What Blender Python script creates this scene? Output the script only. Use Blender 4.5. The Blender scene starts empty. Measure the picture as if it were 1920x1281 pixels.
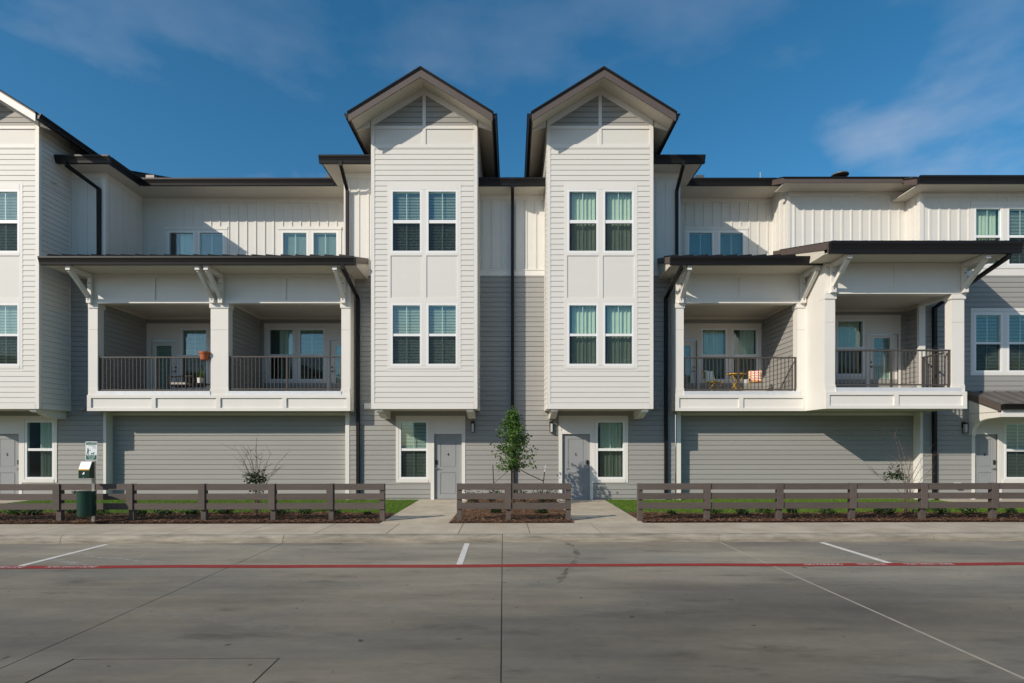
import bpy, math, random
from mathutils import Vector, Matrix
random.seed(7)
SC = bpy.context.scene
COL = SC.collection
R = math.radians

# ------------------------------------------------------------------ camera
CAM_D, FPX, HOR, CH = 18.0, 1050.0, 835.0, 1.75     # metres to the house wall, focal in photo px, horizon row, eye height
cam = bpy.data.cameras.new('camera'); camo = bpy.data.objects.new('camera', cam); COL.objects.link(camo)
camo.location = (0, -CAM_D, CH); camo.rotation_euler = (R(90), 0, 0)
cam.sensor_width = 36; cam.lens = 36*FPX/1920; cam.shift_y = (HOR-640.5)/1920
cam.clip_end = 6000; cam.clip_start = .1
SC.camera = camo

# ------------------------------------------------------------------ sun and sky
SUN_DIR = Vector((1.22, 1.0, -.84)).normalized()
sl = bpy.data.lights.new('sun', 'SUN'); sl.energy = 4.05; sl.angle = R(.5); sl.color = (1, .90, .77)
so = bpy.data.objects.new('sun', sl); COL.objects.link(so)
so.rotation_euler = SUN_DIR.to_track_quat('-Z', 'Y').to_euler(); so.location = (-20, -30, 30)
world = bpy.data.worlds.new('World'); SC.world = world; world.use_nodes = True
nt = world.node_tree; nt.nodes.clear()
def N(nt, t, **k):
    n = nt.nodes.new(t)
    for a, v in k.items(): setattr(n, a, v)
    return n
sky = N(nt, 'ShaderNodeTexSky', sky_type='NISHITA', sun_disc=False)
sky.sun_elevation = math.asin(-SUN_DIR.z); sky.sun_rotation = math.atan2(-SUN_DIR.x, -SUN_DIR.y)
sky.air_density = 1.0; sky.dust_density = .7; sky.ozone_density = 4.0
hs = N(nt, 'ShaderNodeHueSaturation'); hs.inputs['Saturation'].default_value = 1.25; hs.inputs['Hue'].default_value = .488
tc = N(nt, 'ShaderNodeTexCoord'); mp = N(nt, 'ShaderNodeMapping'); mp.inputs['Scale'].default_value = (1, 1, 2.2); mp.inputs['Location'].default_value = (5.31, 6.9, 3.1)
cn = N(nt, 'ShaderNodeTexNoise'); cn.inputs['Scale'].default_value = 2.0; cn.inputs['Detail'].default_value = 7; cn.inputs['Roughness'].default_value = .5
cr = N(nt, 'ShaderNodeValToRGB'); cr.color_ramp.elements[0].position = .49; cr.color_ramp.elements[1].position = .68
cm = N(nt, 'ShaderNodeMath', operation='MULTIPLY'); cm.inputs[1].default_value = .72
mx = N(nt, 'ShaderNodeMix', data_type='RGBA'); mx.inputs['B'].default_value = (5.2, 5.4, 6.0, 1)
bg = N(nt, 'ShaderNodeBackground'); bg.inputs['Strength'].default_value = .125
wo = N(nt, 'ShaderNodeOutputWorld')
L = nt.links.new
L(tc.outputs['Generated'], mp.inputs['Vector']); L(mp.outputs['Vector'], cn.inputs['Vector']); L(cn.outputs['Fac'], cr.inputs['Fac'])
sz = N(nt, 'ShaderNodeSeparateXYZ'); L(tc.outputs['Generated'], sz.inputs[0])
zr0 = N(nt, 'ShaderNodeMapRange', interpolation_type='SMOOTHSTEP'); zr0.inputs['From Min'].default_value = .36; zr0.inputs['From Max'].default_value = .60; zr0.inputs['To Min'].default_value = 1; zr0.inputs['To Max'].default_value = .22   # cloud thins out overhead
cz0 = N(nt, 'ShaderNodeMath', operation='MULTIPLY'); L(sz.outputs['Z'], zr0.inputs['Value']); L(cm.outputs[0], cz0.inputs[0]); L(zr0.outputs['Result'], cz0.inputs[1])
L(cr.outputs['Color'], cm.inputs[0]); L(cz0.outputs[0], mx.inputs['Factor']); L(sky.outputs['Color'], hs.inputs['Color']); L(hs.outputs['Color'], mx.inputs['A'])
L(mx.outputs['Result'], bg.inputs['Color']); L(bg.outputs[0], wo.inputs['Surface'])
SC.view_settings.view_transform = 'Standard'; SC.view_settings.look = 'None'
SC.view_settings.exposure = 0.0; SC.view_settings.gamma = 1.0; SC.view_settings.use_curve_mapping = False
SC.cycles.max_bounces = 8; SC.cycles.transparent_max_bounces = 12

# ------------------------------------------------------------------ materials
def lin(r, g, b):
    f = lambda c: (c/255/12.92) if c/255 <= .04045 else ((c/255+.055)/1.055)**2.4
    return (f(r), f(g), f(b), 1)
def mat(name, col, rough=.6, var=.06, scale=3., spec=.4, metal=0, stretch=(1, 1, 1), bump=0., bscale=60., rnd=.0, col2=None, fine=0.):
    """plain painted surface: world-space noise for wear, optional per-object tone and fine relief"""
    m = bpy.data.materials.new(name); m.use_nodes = True; t = m.node_tree
    p = t.nodes['Principled BSDF']; p.inputs['Roughness'].default_value = rough; p.inputs['Metallic'].default_value = metal
    p.inputs['Specular IOR Level'].default_value = spec
    g = N(t, 'ShaderNodeNewGeometry'); mpp = N(t, 'ShaderNodeMapping'); mpp.inputs['Scale'].default_value = stretch
    t.links.new(g.outputs['Position'], mpp.inputs['Vector'])
    n = N(t, 'ShaderNodeTexNoise'); n.inputs['Scale'].default_value = scale; n.inputs['Detail'].default_value = 6; n.inputs['Roughness'].default_value = .62
    t.links.new(mpp.outputs['Vector'], n.inputs['Vector'])
    c = Vector(col[:3]); c2 = Vector((col2 or col)[:3])
    mr = N(t, 'ShaderNodeMapRange'); mr.inputs['From Min'].default_value = .3; mr.inputs['From Max'].default_value = .7
    t.links.new(n.outputs['Fac'], mr.inputs['Value'])
    mi = N(t, 'ShaderNodeMix', data_type='RGBA')
    mi.inputs['A'].default_value = (*(c*(1-var)), 1); mi.inputs['B'].default_value = (*(c2*(1+var)), 1)
    t.links.new(mr.outputs['Result'], mi.inputs['Factor'])
    out = mi.outputs['Result']
    if rnd:
        oi = N(t, 'ShaderNodeObjectInfo'); hv = N(t, 'ShaderNodeHueSaturation')
        r2 = N(t, 'ShaderNodeMapRange'); r2.inputs['To Min'].default_value = 1-rnd; r2.inputs['To Max'].default_value = 1+rnd
        t.links.new(oi.outputs['Random'], r2.inputs['Value']); t.links.new(r2.outputs['Result'], hv.inputs['Value']); t.links.new(out, hv.inputs['Color']); out = hv.outputs['Color']
    t.links.new(out, p.inputs['Base Color'])
    if bump:
        n2 = N(t, 'ShaderNodeTexNoise'); n2.inputs['Scale'].default_value = bscale; n2.inputs['Detail'].default_value = 3
        t.links.new(mpp.outputs['Vector'], n2.inputs['Vector'])
        b = N(t, 'ShaderNodeBump'); b.inputs['Strength'].default_value = bump; b.inputs['Distance'].default_value = .01
        t.links.new(n2.outputs['Fac'], b.inputs['Height']); t.links.new(b.outputs['Normal'], p.inputs['Normal'])
    return m
M = {}
M['white'] = mat('white_paint', (.70, .68, .63, 1), .55, .02, 1.2, rnd=.012, bump=.15, stretch=(.3, .3, 2.5))
M['trim'] = mat('white_trim_paint', (.75, .725, .675, 1), .5, .02, 1.5, rnd=.01)
M['grey'] = mat('grey_paint', (.325, .318, .297, 1), .6, .03, 1.2, rnd=.025, bump=.2, stretch=(.3, .3, 2.5))
M['soffit'] = mat('bounce_tinted_soffit_paint', (.62, .575, .49, 1), .6, .02, 1.)  # cream of the warm ground bounce and eave shade put into the base colour
M['gutter'] = mat('dark_bronze_metal', (.011, .0095, .0095, 1), .45, .08, 4., metal=.0, spec=.28)
M['brown'] = mat('brown_fascia_paint', (.105, .082, .072, 1), .55, .05, 3.)
M['shingle'] = mat('dark_asphalt_shingle', (.022, .021, .021, 1), .9, .3, 30., spec=.2)
M['metalroof'] = mat('bronze_roof_metal', (.15, .135, .125, 1), .35, .06, 2., spec=.5, metal=.35)
M['rail'] = mat('bronze_railing_metal', (.075, .064, .054, 1), .4, .05, 4.)
M['flash'] = mat('galvanised_flashing', (.80, .81, .83, 1), .4, .05, 5., metal=.3)
M['vinyl'] = mat('white_vinyl', (.82, .82, .81, 1), .4, .01, 2.)
M['door'] = mat('grey_door_paint', (.30, .31, .315, 1), .45, .02, 2.)
M['black'] = mat('black_metal', (.012, .012, .012, 1), .4, .1, 5.)
M['steel'] = mat('brushed_steel', (.45, .44, .42, 1), .35, .05, 8., metal=.9)
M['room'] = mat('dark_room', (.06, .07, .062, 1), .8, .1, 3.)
M['blind'] = mat('white_blind_slats', (.72, .75, .69, 1), .5, .03, 4.)
M['curtain'] = mat('pale_curtain_cloth', (.64, .65, .53, 1), .8, .05, 6.)
M['fence'] = mat('weathered_brown_fence_stain', (.098, .079, .069, 1), .75, .16, 5., stretch=(.5, 3, 9), bump=.35, bscale=14, rnd=.10)
M['green'] = mat('dark_green_enamel', (.004, .034, .022, 1), .35, .1, 4.)
M['signwhite'] = mat('sign_white', (.72, .78, .78, 1), .4, .02, 5.)
M['signgreen'] = mat('sign_green', (.008, .10, .062, 1), .4, .03, 5.)
M['signblue'] = mat('sign_ink', (.02, .055, .08, 1), .5, .02, 5.)
M['soil'] = mat('dark_soil', (.03, .02, .014, 1), .95, .3, 12., bump=.6, bscale=20)
M['mulch'] = mat('brown_mulch', (.085, .04, .02, 1), .9, .45, 20., rnd=.2, col2=(.19, .10, .05, 1), bump=.8, bscale=40)
M['turf'] = mat('turf_green', (.05, .12, .012, 1), .9, .25, 3., col2=(.07, .14, .016, 1))
M['bark'] = mat('tree_bark', (.10, .075, .055, 1), .9, .2, 20., bump=.4)
M['twig'] = mat('reddish_twig', (.13, .08, .065, 1), .8, .2, 10.)
M['yellow'] = mat('yellow_enamel', (.75, .43, .015, 1), .4, .05, 5.)
M['terracotta'] = mat('terracotta', (.42, .11, .035, 1), .7, .1, 8.)
M['potwhite'] = mat('white_ceramic', (.75, .74, .70, 1), .35, .02, 5.)
M['wicker'] = mat('dark_wicker', (.045, .025, .016, 1), .6, .2, 30.)
M['lampglass'] = mat('frosted_lamp_glass', (.62, .61, .57, 1), .25, .05, 8.)
M['deck'] = mat('grey_deck_coating', (.15, .14, .128, 1), .8, .12, 4.)
M['linen'] = mat('pale_cushion_cloth', (.50, .47, .42, 1), .9, .05, 8.)
M['paintwhite'] = mat('road_paint_white', (.66, .64, .59, 1), .7, .10, 9., bump=.1)
M['paintred'] = mat('road_paint_red', (.30, .026, .022, 1), .65, .16, 6.)
M['walk'] = mat('pale_concrete', (.43, .365, .27, 1), .85, .10, 1.6, rnd=.06, col2=(.50, .435, .34, 1), bump=.25, bscale=70)
M['kerb'] = mat('kerb_concrete', (.21, .185, .145, 1), .85, .15, 2.2, rnd=.05, col2=(.345, .31, .25, 1), bump=.3, bscale=50, stretch=(.8, 1, 6))
M['joint'] = mat('dark_joint_filler', (.045, .04, .034, 1), .9, .2, 6.)
M['sealant'] = mat('pale_joint_sealant', (.36, .325, .265, 1), .8, .15, 6.)
def film(name, col, a):
    m = mat(name, col, .85, .1, 8.); t = m.node_tree; tr = N(t, 'ShaderNodeBsdfTransparent'); ms = N(t, 'ShaderNodeMixShader'); n = N(t, 'ShaderNodeTexNoise'); n.inputs['Scale'].default_value = 6; g = N(t, 'ShaderNodeNewGeometry')
    r = N(t, 'ShaderNodeMapRange'); r.inputs['From Min'].default_value = .35; r.inputs['From Max'].default_value = .65; r.inputs['To Max'].default_value = a
    t.links.new(g.outputs['Position'], n.inputs['Vector']); t.links.new(n.outputs['Fac'], r.inputs['Value']); t.links.new(r.outputs['Result'], ms.inputs[0]); t.links.new(tr.outputs[0], ms.inputs[1]); t.links.new(t.nodes['Principled BSDF'].outputs[0], ms.inputs[2]); t.links.new(ms.outputs[0], t.nodes['Material Output'].inputs['Surface']); return m
M['scuff'] = film('chalky_film', (.50, .48, .44, 1), .55)
M['faintscuff'] = film('faint_chalky_film', (.36, .34, .31, 1), .28)
M['stain'] = film('damp_stain', (.10, .095, .08, 1), .5)
def chipmat():
    m = bpy.data.materials.new('bark_chips'); m.use_nodes = True; t = m.node_tree; p = t.nodes['Principled BSDF']; p.inputs['Roughness'].default_value = .85; g = N(t, 'ShaderNodeNewGeometry'); r = N(t, 'ShaderNodeValToRGB')
    e = r.color_ramp.elements; e[0].color = (.035, .016, .009, 1); e[1].position = .95; e[1].color = (.34, .20, .105, 1); k = e.new(.55); k.color = (.13, .058, .028, 1); k = e.new(.8); k.color = (.20, .10, .05, 1)
    t.links.new(g.outputs['Random Per Island'], r.inputs['Fac']); t.links.new(r.outputs['Color'], p.inputs['Base Color']); return m
M['chips'] = chipmat()
M['ground'] = mat('distant_ground', (.20, .19, .17, 1), .9, .2, .3)

def leafmat(name, a, b):
    m = mat(name, a, .5, .15, 6., rnd=0, col2=b); t = m.node_tree; p = t.nodes['Principled BSDF']
    p.inputs['Specular IOR Level'].default_value = .35
    # light passing through the blade
    tr = N(t, 'ShaderNodeBsdfTranslucent'); tr.inputs['Color'].default_value = (a[0]*1.3, a[1]*1.5, a[2], 1)
    ms = N(t, 'ShaderNodeMixShader'); ms.inputs[0].default_value = .3
    o = t.nodes['Material Output']
    t.links.new(p.outputs[0], ms.inputs[1]); t.links.new(tr.outputs[0], ms.inputs[2]); t.links.new(ms.outputs[0], o.inputs['Surface'])
    return m
M['leaf'] = leafmat('tree_leaf', (.055, .125, .02, 1), (.085, .16, .03, 1))
M['darkleaf'] = leafmat('dark_shrub_leaf', (.022, .048, .014, 1), (.035, .065, .02, 1))
M['midleaf'] = leafmat('shrub_leaf', (.045, .095, .02, 1), (.06, .11, .025, 1))
M['grass'] = leafmat('grass_blade', (.105, .19, .009, 1), (.14, .22, .014, 1))

def glassmat(name, base, tint, rcol):
    m = bpy.data.materials.new(name); m.use_nodes = True; t = m.node_tree; t.nodes.clear()
    o = N(t, 'ShaderNodeOutputMaterial'); tr = N(t, 'ShaderNodeBsdfTransparent'); tr.inputs['Color'].default_value = tint
    gl = N(t, 'ShaderNodeBsdfGlossy'); gl.inputs['Roughness'].default_value = .015; gl.inputs['Color'].default_value = rcol
    lw0 = N(t, 'ShaderNodeLayerWeight'); lw0.inputs['Blend'].default_value = .5; lw = N(t, 'ShaderNodeMath', operation='POWER'); lw.inputs[1].default_value = 4.5; t.links.new(lw0.outputs['Facing'], lw.inputs[0])
    ad = N(t, 'ShaderNodeMath', operation='ADD', use_clamp=True); ad.inputs[1].default_value = base
    g = N(t, 'ShaderNodeNewGeometry'); n = N(t, 'ShaderNodeTexNoise'); n.inputs['Scale'].default_value = 1.1; n.inputs['Detail'].default_value = 1
    b = N(t, 'ShaderNodeBump'); b.inputs['Strength'].default_value = .05; b.inputs['Distance'].default_value = .05
    ms = N(t, 'ShaderNodeMixShader')
    k = t.links.new
    k(g.outputs['Position'], n.inputs['Vector']); k(n.outputs['Fac'], b.inputs['Height']); k(b.outputs['Normal'], gl.inputs['Normal'])
    k(lw.outputs[0], ad.inputs[0]); k(ad.outputs[0], ms.inputs[0]); k(tr.outputs[0], ms.inputs[1]); k(gl.outputs[0], ms.inputs[2]); k(ms.outputs[0], o.inputs['Surface'])
    return m
M['glass'] = glassmat('window_glass', .085, (.88, .955, .925, 1), (.80, .95, 1, 1))
def screenmat():
    m = bpy.data.materials.new('insect_screen_mesh'); m.use_nodes = True; t = m.node_tree; t.nodes.clear()
    o = N(t, 'ShaderNodeOutputMaterial'); tr = N(t, 'ShaderNodeBsdfTransparent'); d = N(t, 'ShaderNodeBsdfDiffuse'); d.inputs['Color'].default_value = (.02, .022, .022, 1)
    ms = N(t, 'ShaderNodeMixShader'); ms.inputs[0].default_value = .34
    t.links.new(tr.outputs[0], ms.inputs[1]); t.links.new(d.outputs[0], ms.inputs[2]); t.links.new(ms.outputs[0], o.inputs['Surface'])
    return m
M['screen'] = screenmat()

def roadmat():
    m = bpy.data.materials.new('road_concrete'); m.use_nodes = True; t = m.node_tree; p = t.nodes['Principled BSDF']; k = t.links.new
    p.inputs['Roughness'].default_value = .8; p.inputs['Specular IOR Level'].default_value = .3
    g = N(t, 'ShaderNodeNewGeometry')
    def noise(sc, stretch, det=6, ro=.6):
        mpp = N(t, 'ShaderNodeMapping'); mpp.inputs['Scale'].default_value = stretch; k(g.outputs['Position'], mpp.inputs['Vector'])
        n = N(t, 'ShaderNodeTexNoise'); n.inputs['Scale'].default_value = sc; n.inputs['Detail'].default_value = det; n.inputs['Roughness'].default_value = ro
        k(mpp.outputs['Vector'], n.inputs['Vector']); return n.outputs['Fac']
    def ramp(f, a, b, lo, hi):
        r = N(t, 'ShaderNodeMapRange', interpolation_type='SMOOTHSTEP'); r.inputs['From Min'].default_value = a; r.inputs['From Max'].default_value = b
        r.inputs['To Min'].default_value = lo; r.inputs['To Max'].default_value = hi; k(f, r.inputs['Value']); return r.outputs['Result']
    def mul(a, b):
        n = N(t, 'ShaderNodeMath', operation='MULTIPLY'); k(a, n.inputs[0]); k(b, n.inputs[1]); return n.outputs[0]
    tone = ramp(noise(.45, (.35, 1, 1)), .32, .68, .76, 1.16)            # trowel and weathering patches
    tone = mul(tone, ramp(noise(1.6, (.25, 1.6, 1)), .3, .75, 1.10, .82))
    tone = mul(tone, ramp(noise(9, (1, 1.5, 1), 4), .3, .7, .95, 1.05))
    tone = mul(tone, ramp(noise(120, (1, 1, 1), 2), .25, .75, .94, 1.06))
    tone = mul(tone, ramp(noise(2.3, (.3, 1, 1), 5, .7), .56, .72, 1, .68))   # drips and scuffs
    tone = mul(tone, ramp(noise(6.5, (1, 1, 1), 2, .4), .735, .76, 1, .45))   # small spots
    # foreground shading painted into the concrete colour, deepening towards the camera
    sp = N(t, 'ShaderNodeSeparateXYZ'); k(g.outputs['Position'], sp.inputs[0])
    near_shade = ramp(sp.outputs['Y'], -12.8, -8.2, .64, 1.06)
    tone = mul(tone, near_shade)
    hue = N(t, 'ShaderNodeMix', data_type='RGBA'); hue.inputs['A'].default_value = (.22, .203, .168, 1); hue.inputs['B'].default_value = (.30, .263, .20, 1)
    k(ramp(noise(.6, (.5, 1, 1), 4), .35, .65, 0, 1), hue.inputs['Factor'])
    mm = N(t, 'ShaderNodeMix', data_type='RGBA', blend_type='MULTIPLY'); mm.inputs['Factor'].default_value = 1
    cb = N(t, 'ShaderNodeCombineColor')
    for i in range(3): k(tone, cb.inputs[i])
    k(hue.outputs['Result'], mm.inputs['A']); k(cb.outputs['Color'], mm.inputs['B']); k(mm.outputs['Result'], p.inputs['Base Color'])
    b = N(t, 'ShaderNodeBump'); b.inputs['Strength'].default_value = .25; b.inputs['Distance'].default_value = .006
    k(noise(45, (1, 3, 1), 4), b.inputs['Height']); k(b.outputs['Normal'], p.inputs['Normal'])
    return m
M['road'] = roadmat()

# ------------------------------------------------------------------ builders
WLOC = {}
def X(px, Y): return (px-960)*(Y+CAM_D)/FPX
def Z(py, Y): return CH+(HOR-py)*(Y+CAM_D)/FPX
def reg(o, world, parent=None, rot=None):
    COL.objects.link(o)
    w = Vector(world); WLOC[o] = w
    if parent is not None:
        o.parent = parent; o.location = w-WLOC[parent]
    else: o.location = w
    if rot: o.rotation_euler = rot
    return o
def tag(o, label=None, cat=None, group=None, kind=None):
    if label: o['label'] = label
    if cat: o['category'] = cat
    if group: o['group'] = group
    if kind: o['kind'] = kind
    return o
def thing(name, loc, label, cat, group=None, rotz=0):
    o = bpy.data.objects.new(name, None); o.empty_display_size = .2
    reg(o, loc, None, (0, 0, rotz)); return tag(o, label, cat, group)
_cube = {}
def cube_mesh(m):
    if m not in _cube:
        me = bpy.data.meshes.new('block_'+m)
        v = [(x, y, z) for z in (0, 1) for y in (0, 1) for x in (0, 1)]
        me.from_pydata(v, [], [(0, 2, 3, 1), (4, 5, 7, 6), (0, 1, 5, 4), (2, 6, 7, 3), (0, 4, 6, 2), (1, 3, 7, 5)])
        me.materials.append(M[m]); _cube[m] = me
    return _cube[m]
def B(name, x0, x1, y0, y1, z0, z1, m, parent):
    o = bpy.data.objects.new(name, cube_mesh(m)); o.scale = (x1-x0, y1-y0, z1-z0)
    return reg(o, (x0, y0, z0), parent)
class MB:
    def __init__(s): s.v = []; s.f = []; s.mi = []; s.cur = 0
    def face(s, pts):
        i = len(s.v); s.v += [tuple(p) for p in pts]; s.f.append(tuple(range(i, i+len(pts)))); s.mi.append(s.cur)
    def box(s, x0, x1, y0, y1, z0, z1):
        i = len(s.v)
        s.v += [(x, y, z) for z in (z0, z1) for y in (y0, y1) for x in (x0, x1)]
        for f in [(0, 2, 3, 1), (4, 5, 7, 6), (0, 1, 5, 4), (2, 6, 7, 3), (0, 4, 6, 2), (1, 3, 7, 5)]:
            s.f.append(tuple(i+a for a in f)); s.mi.append(s.cur)
    def prism(s, prof, a0, a1, axis='x'):
        """profile of (u, z) pairs swept along x (u = y) or along y (u = x)"""
        mk = (lambda a, u, z: (a, u, z)) if axis == 'x' else (lambda a, u, z: (u, a, z))
        n = len(prof); i = len(s.v)
        s.v += [mk(a0, *p) for p in prof]+[mk(a1, *p) for p in prof]
        for k in range(n):
            s.f.append((i+k, i+(k+1) % n, i+n+(k+1) % n, i+n+k)); s.mi.append(s.cur)
        s.f.append(tuple(i+k for k in range(n))[::-1]); s.mi.append(s.cur)
        s.f.append(tuple(i+n+k for k in range(n))); s.mi.append(s.cur)
    def tube(s, pts, rad, seg=6, square=False):
        pts = [Vector(p) for p in pts]; rads = rad if isinstance(rad, (list, tuple)) else [rad]*len(pts)
        i = len(s.v); n = len(pts); seg = 4 if square else seg; off = math.pi/4 if square else 0
        up = None
        for a in range(n):
            d = ((pts[min(a+1, n-1)]-pts[max(a-1, 0)])).normalized()
            ref = Vector((0, 1, 0)) if abs(d.y) < .9 else Vector((1, 0, 0))
            if up is None: u = d.cross(ref).normalized()
            else:
                u = (up-d*up.dot(d)).normalized()
            up = u; w = d.cross(u)
            # keep the section width through a bend
            k = 1.0
            if 0 < a < n-1:
                c = (pts[a]-pts[a-1]).normalized().dot((pts[a+1]-pts[a]).normalized()); k = 1/max(.6, math.sqrt((1+c)/2))
            for q in range(seg):
                th = off+2*math.pi*q/seg
                s.v.append(tuple(pts[a]+(u*math.cos(th)+w*math.sin(th))*rads[a]*(k if square else 1)))
        for a in range(n-1):
            for q in range(seg):
                s.f.append((i+a*seg+q, i+a*seg+(q+1) % seg, i+(a+1)*seg+(q+1) % seg, i+(a+1)*seg+q)); s.mi.append(s.cur)
        s.f.append(tuple(i+q for q in range(seg))[::-1]); s.mi.append(s.cur)
        s.f.append(tuple(i+(n-1)*seg+q for q in range(seg))); s.mi.append(s.cur)
    def lathe(s, prof, c, seg=16):
        i = len(s.v); n = len(prof)
        for r, z in prof:
            for q in range(seg):
                th = 2*math.pi*q/seg; s.v.append((c[0]+r*math.cos(th), c[1]+r*math.sin(th), c[2]+z))
        for a in range(n-1):
            for q in range(seg):
                s.f.append((i+a*seg+q, i+a*seg+(q+1) % seg, i+(a+1)*seg+(q+1) % seg, i+(a+1)*seg+q)); s.mi.append(s.cur)
        s.f.append(tuple(i+q for q in range(seg))[::-1]); s.mi.append(s.cur)
        s.f.append(tuple(i+(n-1)*seg+q for q in range(seg))); s.mi.append(s.cur)
    def obj(s, name, m, parent=None, origin=None, smooth=False, kind=None):
        if origin is None:
            o_ = [min(p[k] for p in s.v) for k in range(3)]; h = [max(p[k] for p in s.v) for k in range(3)]
            origin = ((o_[0]+h[0])/2, (o_[1]+h[1])/2, o_[2])
        ox, oy, oz = origin
        me = bpy.data.meshes.new(name); me.from_pydata([(a-ox, b-oy, c-oz) for a, b, c in s.v], [], s.f)
        for mm in ([m] if isinstance(m, str) else m): me.materials.append(M[mm])
        if not isinstance(m, str): me.polygons.foreach_set('material_index', s.mi)
        if smooth: me.polygons.foreach_set('use_smooth', [True]*len(s.f))
        me.update()
        o = bpy.data.objects.new(name, me); reg(o, origin, parent)
        if kind: o['kind'] = kind
        return o
def cells(x0, x1, z0, z1, holes):
    xs = sorted({x0, x1, *[min(max(h[k], x0), x1) for h in holes for k in (0, 1)]})
    zs = sorted({z0, z1, *[min(max(h[k], z0), z1) for h in holes for k in (2, 3)]})
    for a, b in zip(xs, xs[1:]):
        run = None
        for c, d in zip(zs, zs[1:]):
            mx_, mz_ = (a+b)/2, (c+d)/2
            if any(h[0] < mx_ < h[1] and h[2] < mz_ < h[3] for h in holes):
                if run: yield (a, b, *run)
                run = None
            else: run = (run[0] if run else c, d)
        if run: yield (a, b, *run)
def slab(name, x0, x1, z0, z1, y0, y1, m, parent, holes=()):
    mb = MB()
    for a, b, c, d in cells(x0, x1, z0, z1, holes): mb.box(a, b, y0, y1, c, d)
    return mb.obj(name, m, parent)
E = .1585          # exposed height of one siding plank
_pl = {}
def plank_mesh(m):
    if m not in _pl:
        me = bpy.data.meshes.new('plank_'+m); p = [(0, .014), (-.024, .014), (-.016, E), (0, E)]
        me.from_pydata([(x, y, z) for x in (0, 1) for y, z in p], [], [(0, 1, 5, 4), (1, 2, 6, 5), (2, 3, 7, 6), (0, 3, 2, 1), (4, 5, 6, 7)])
        me.materials.append(M[m]); _pl[m] = me
    return _pl[m]
def siding(wall, u0, u1, z0, z1, c, m, holes=(), face='F', single=True, slope=None):
    """lap siding: one plank per course, cut round openings. face F looks to -Y at Y=c, R to +X and Lf to -X at X=c (u runs along Y)"""
    rot = {'F': 0, 'R': math.pi/2, 'Lf': -math.pi/2}[face]; mb = MB()
    k = math.floor(z0/E+1e-6)
    while k*E < z1-1e-4:
        a, b = max(k*E, z0), min((k+1)*E, z1); k += 1
        if b-a < .012: continue
        lo, hi = u0, u1
        if slope: lo, hi = slope(a, lo, hi)
        if hi-lo < .05: continue
        rects = list(cells(lo, hi, a, b, [h for h in holes if h[2] < b-.004 and h[3] > a+.004]))
        for p, q, c0, d0 in rects:
            if d0-c0 < .012 or q-p < .01: continue
            loc = (p, c, c0) if face == 'F' else ((c, p, c0) if face == 'R' else (c, q, c0))
            if single:
                o = bpy.data.objects.new('plank', plank_mesh(m)); o.scale = (q-p, 1, (d0-c0)/E); reg(o, loc, wall, (0, 0, rot))
            else:
                mt = Matrix.Translation(loc) @ Matrix.Rotation(rot, 4, 'Z'); h = d0-c0
                P = [mt @ Vector((x, y, z)) for x in (0, q-p) for y, z in [(0, min(.014, h/2)), (-.024, min(.014, h/2)), (-.016, h), (0, h)]]
                for f in [(0, 1, 5, 4), (1, 2, 6, 5), (2, 3, 7, 6), (0, 3, 2, 1), (4, 5, 6, 7)]: mb.face([P[i] for i in f])
    if not single and mb.v: mb.obj('siding_courses', m, wall, kind='stuff')
def battens(wall, us, z0, z1, c, m='white', face='F', holes=(), w=.055):
    for u in us:
        hs = [h for h in holes if h[0] < u+w/2 and h[1] > u-w/2]
        for _, _, a, b in cells(u-w/2, u+w/2, z0, z1, [(u-1, u+1, h[2], h[3]) for h in hs]):
            if b-a < .03: continue
            if face == 'F': B('batten', u-w/2, u+w/2, c-.022, c, a, b, m, wall)
            elif face == 'R': B('batten', c, c+.022, u-w/2, u+w/2, a, b, m, wall)
            else: B('batten', c-.022, c, u-w/2, u+w/2, a, b, m, wall)
def frange(a, b, s):
    while a < b-1e-6:
        yield a; a += s
def curtain_mb(x0, x1, y, z0, z1, folds=6, amp=.014):
    mb = MB(); n = folds*6
    f = lambda i: (x0+(x1-x0)*i/n, y+amp*math.sin(i*2*math.pi/6)+.4*amp*math.sin(i*1.7))
    for i in range(n):
        a, b = f(i), f(i+1); mb.face([(a[0], a[1], z0), (b[0], b[1], z0), (b[0], b[1], z1), (a[0], a[1], z1)])
    return mb
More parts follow.
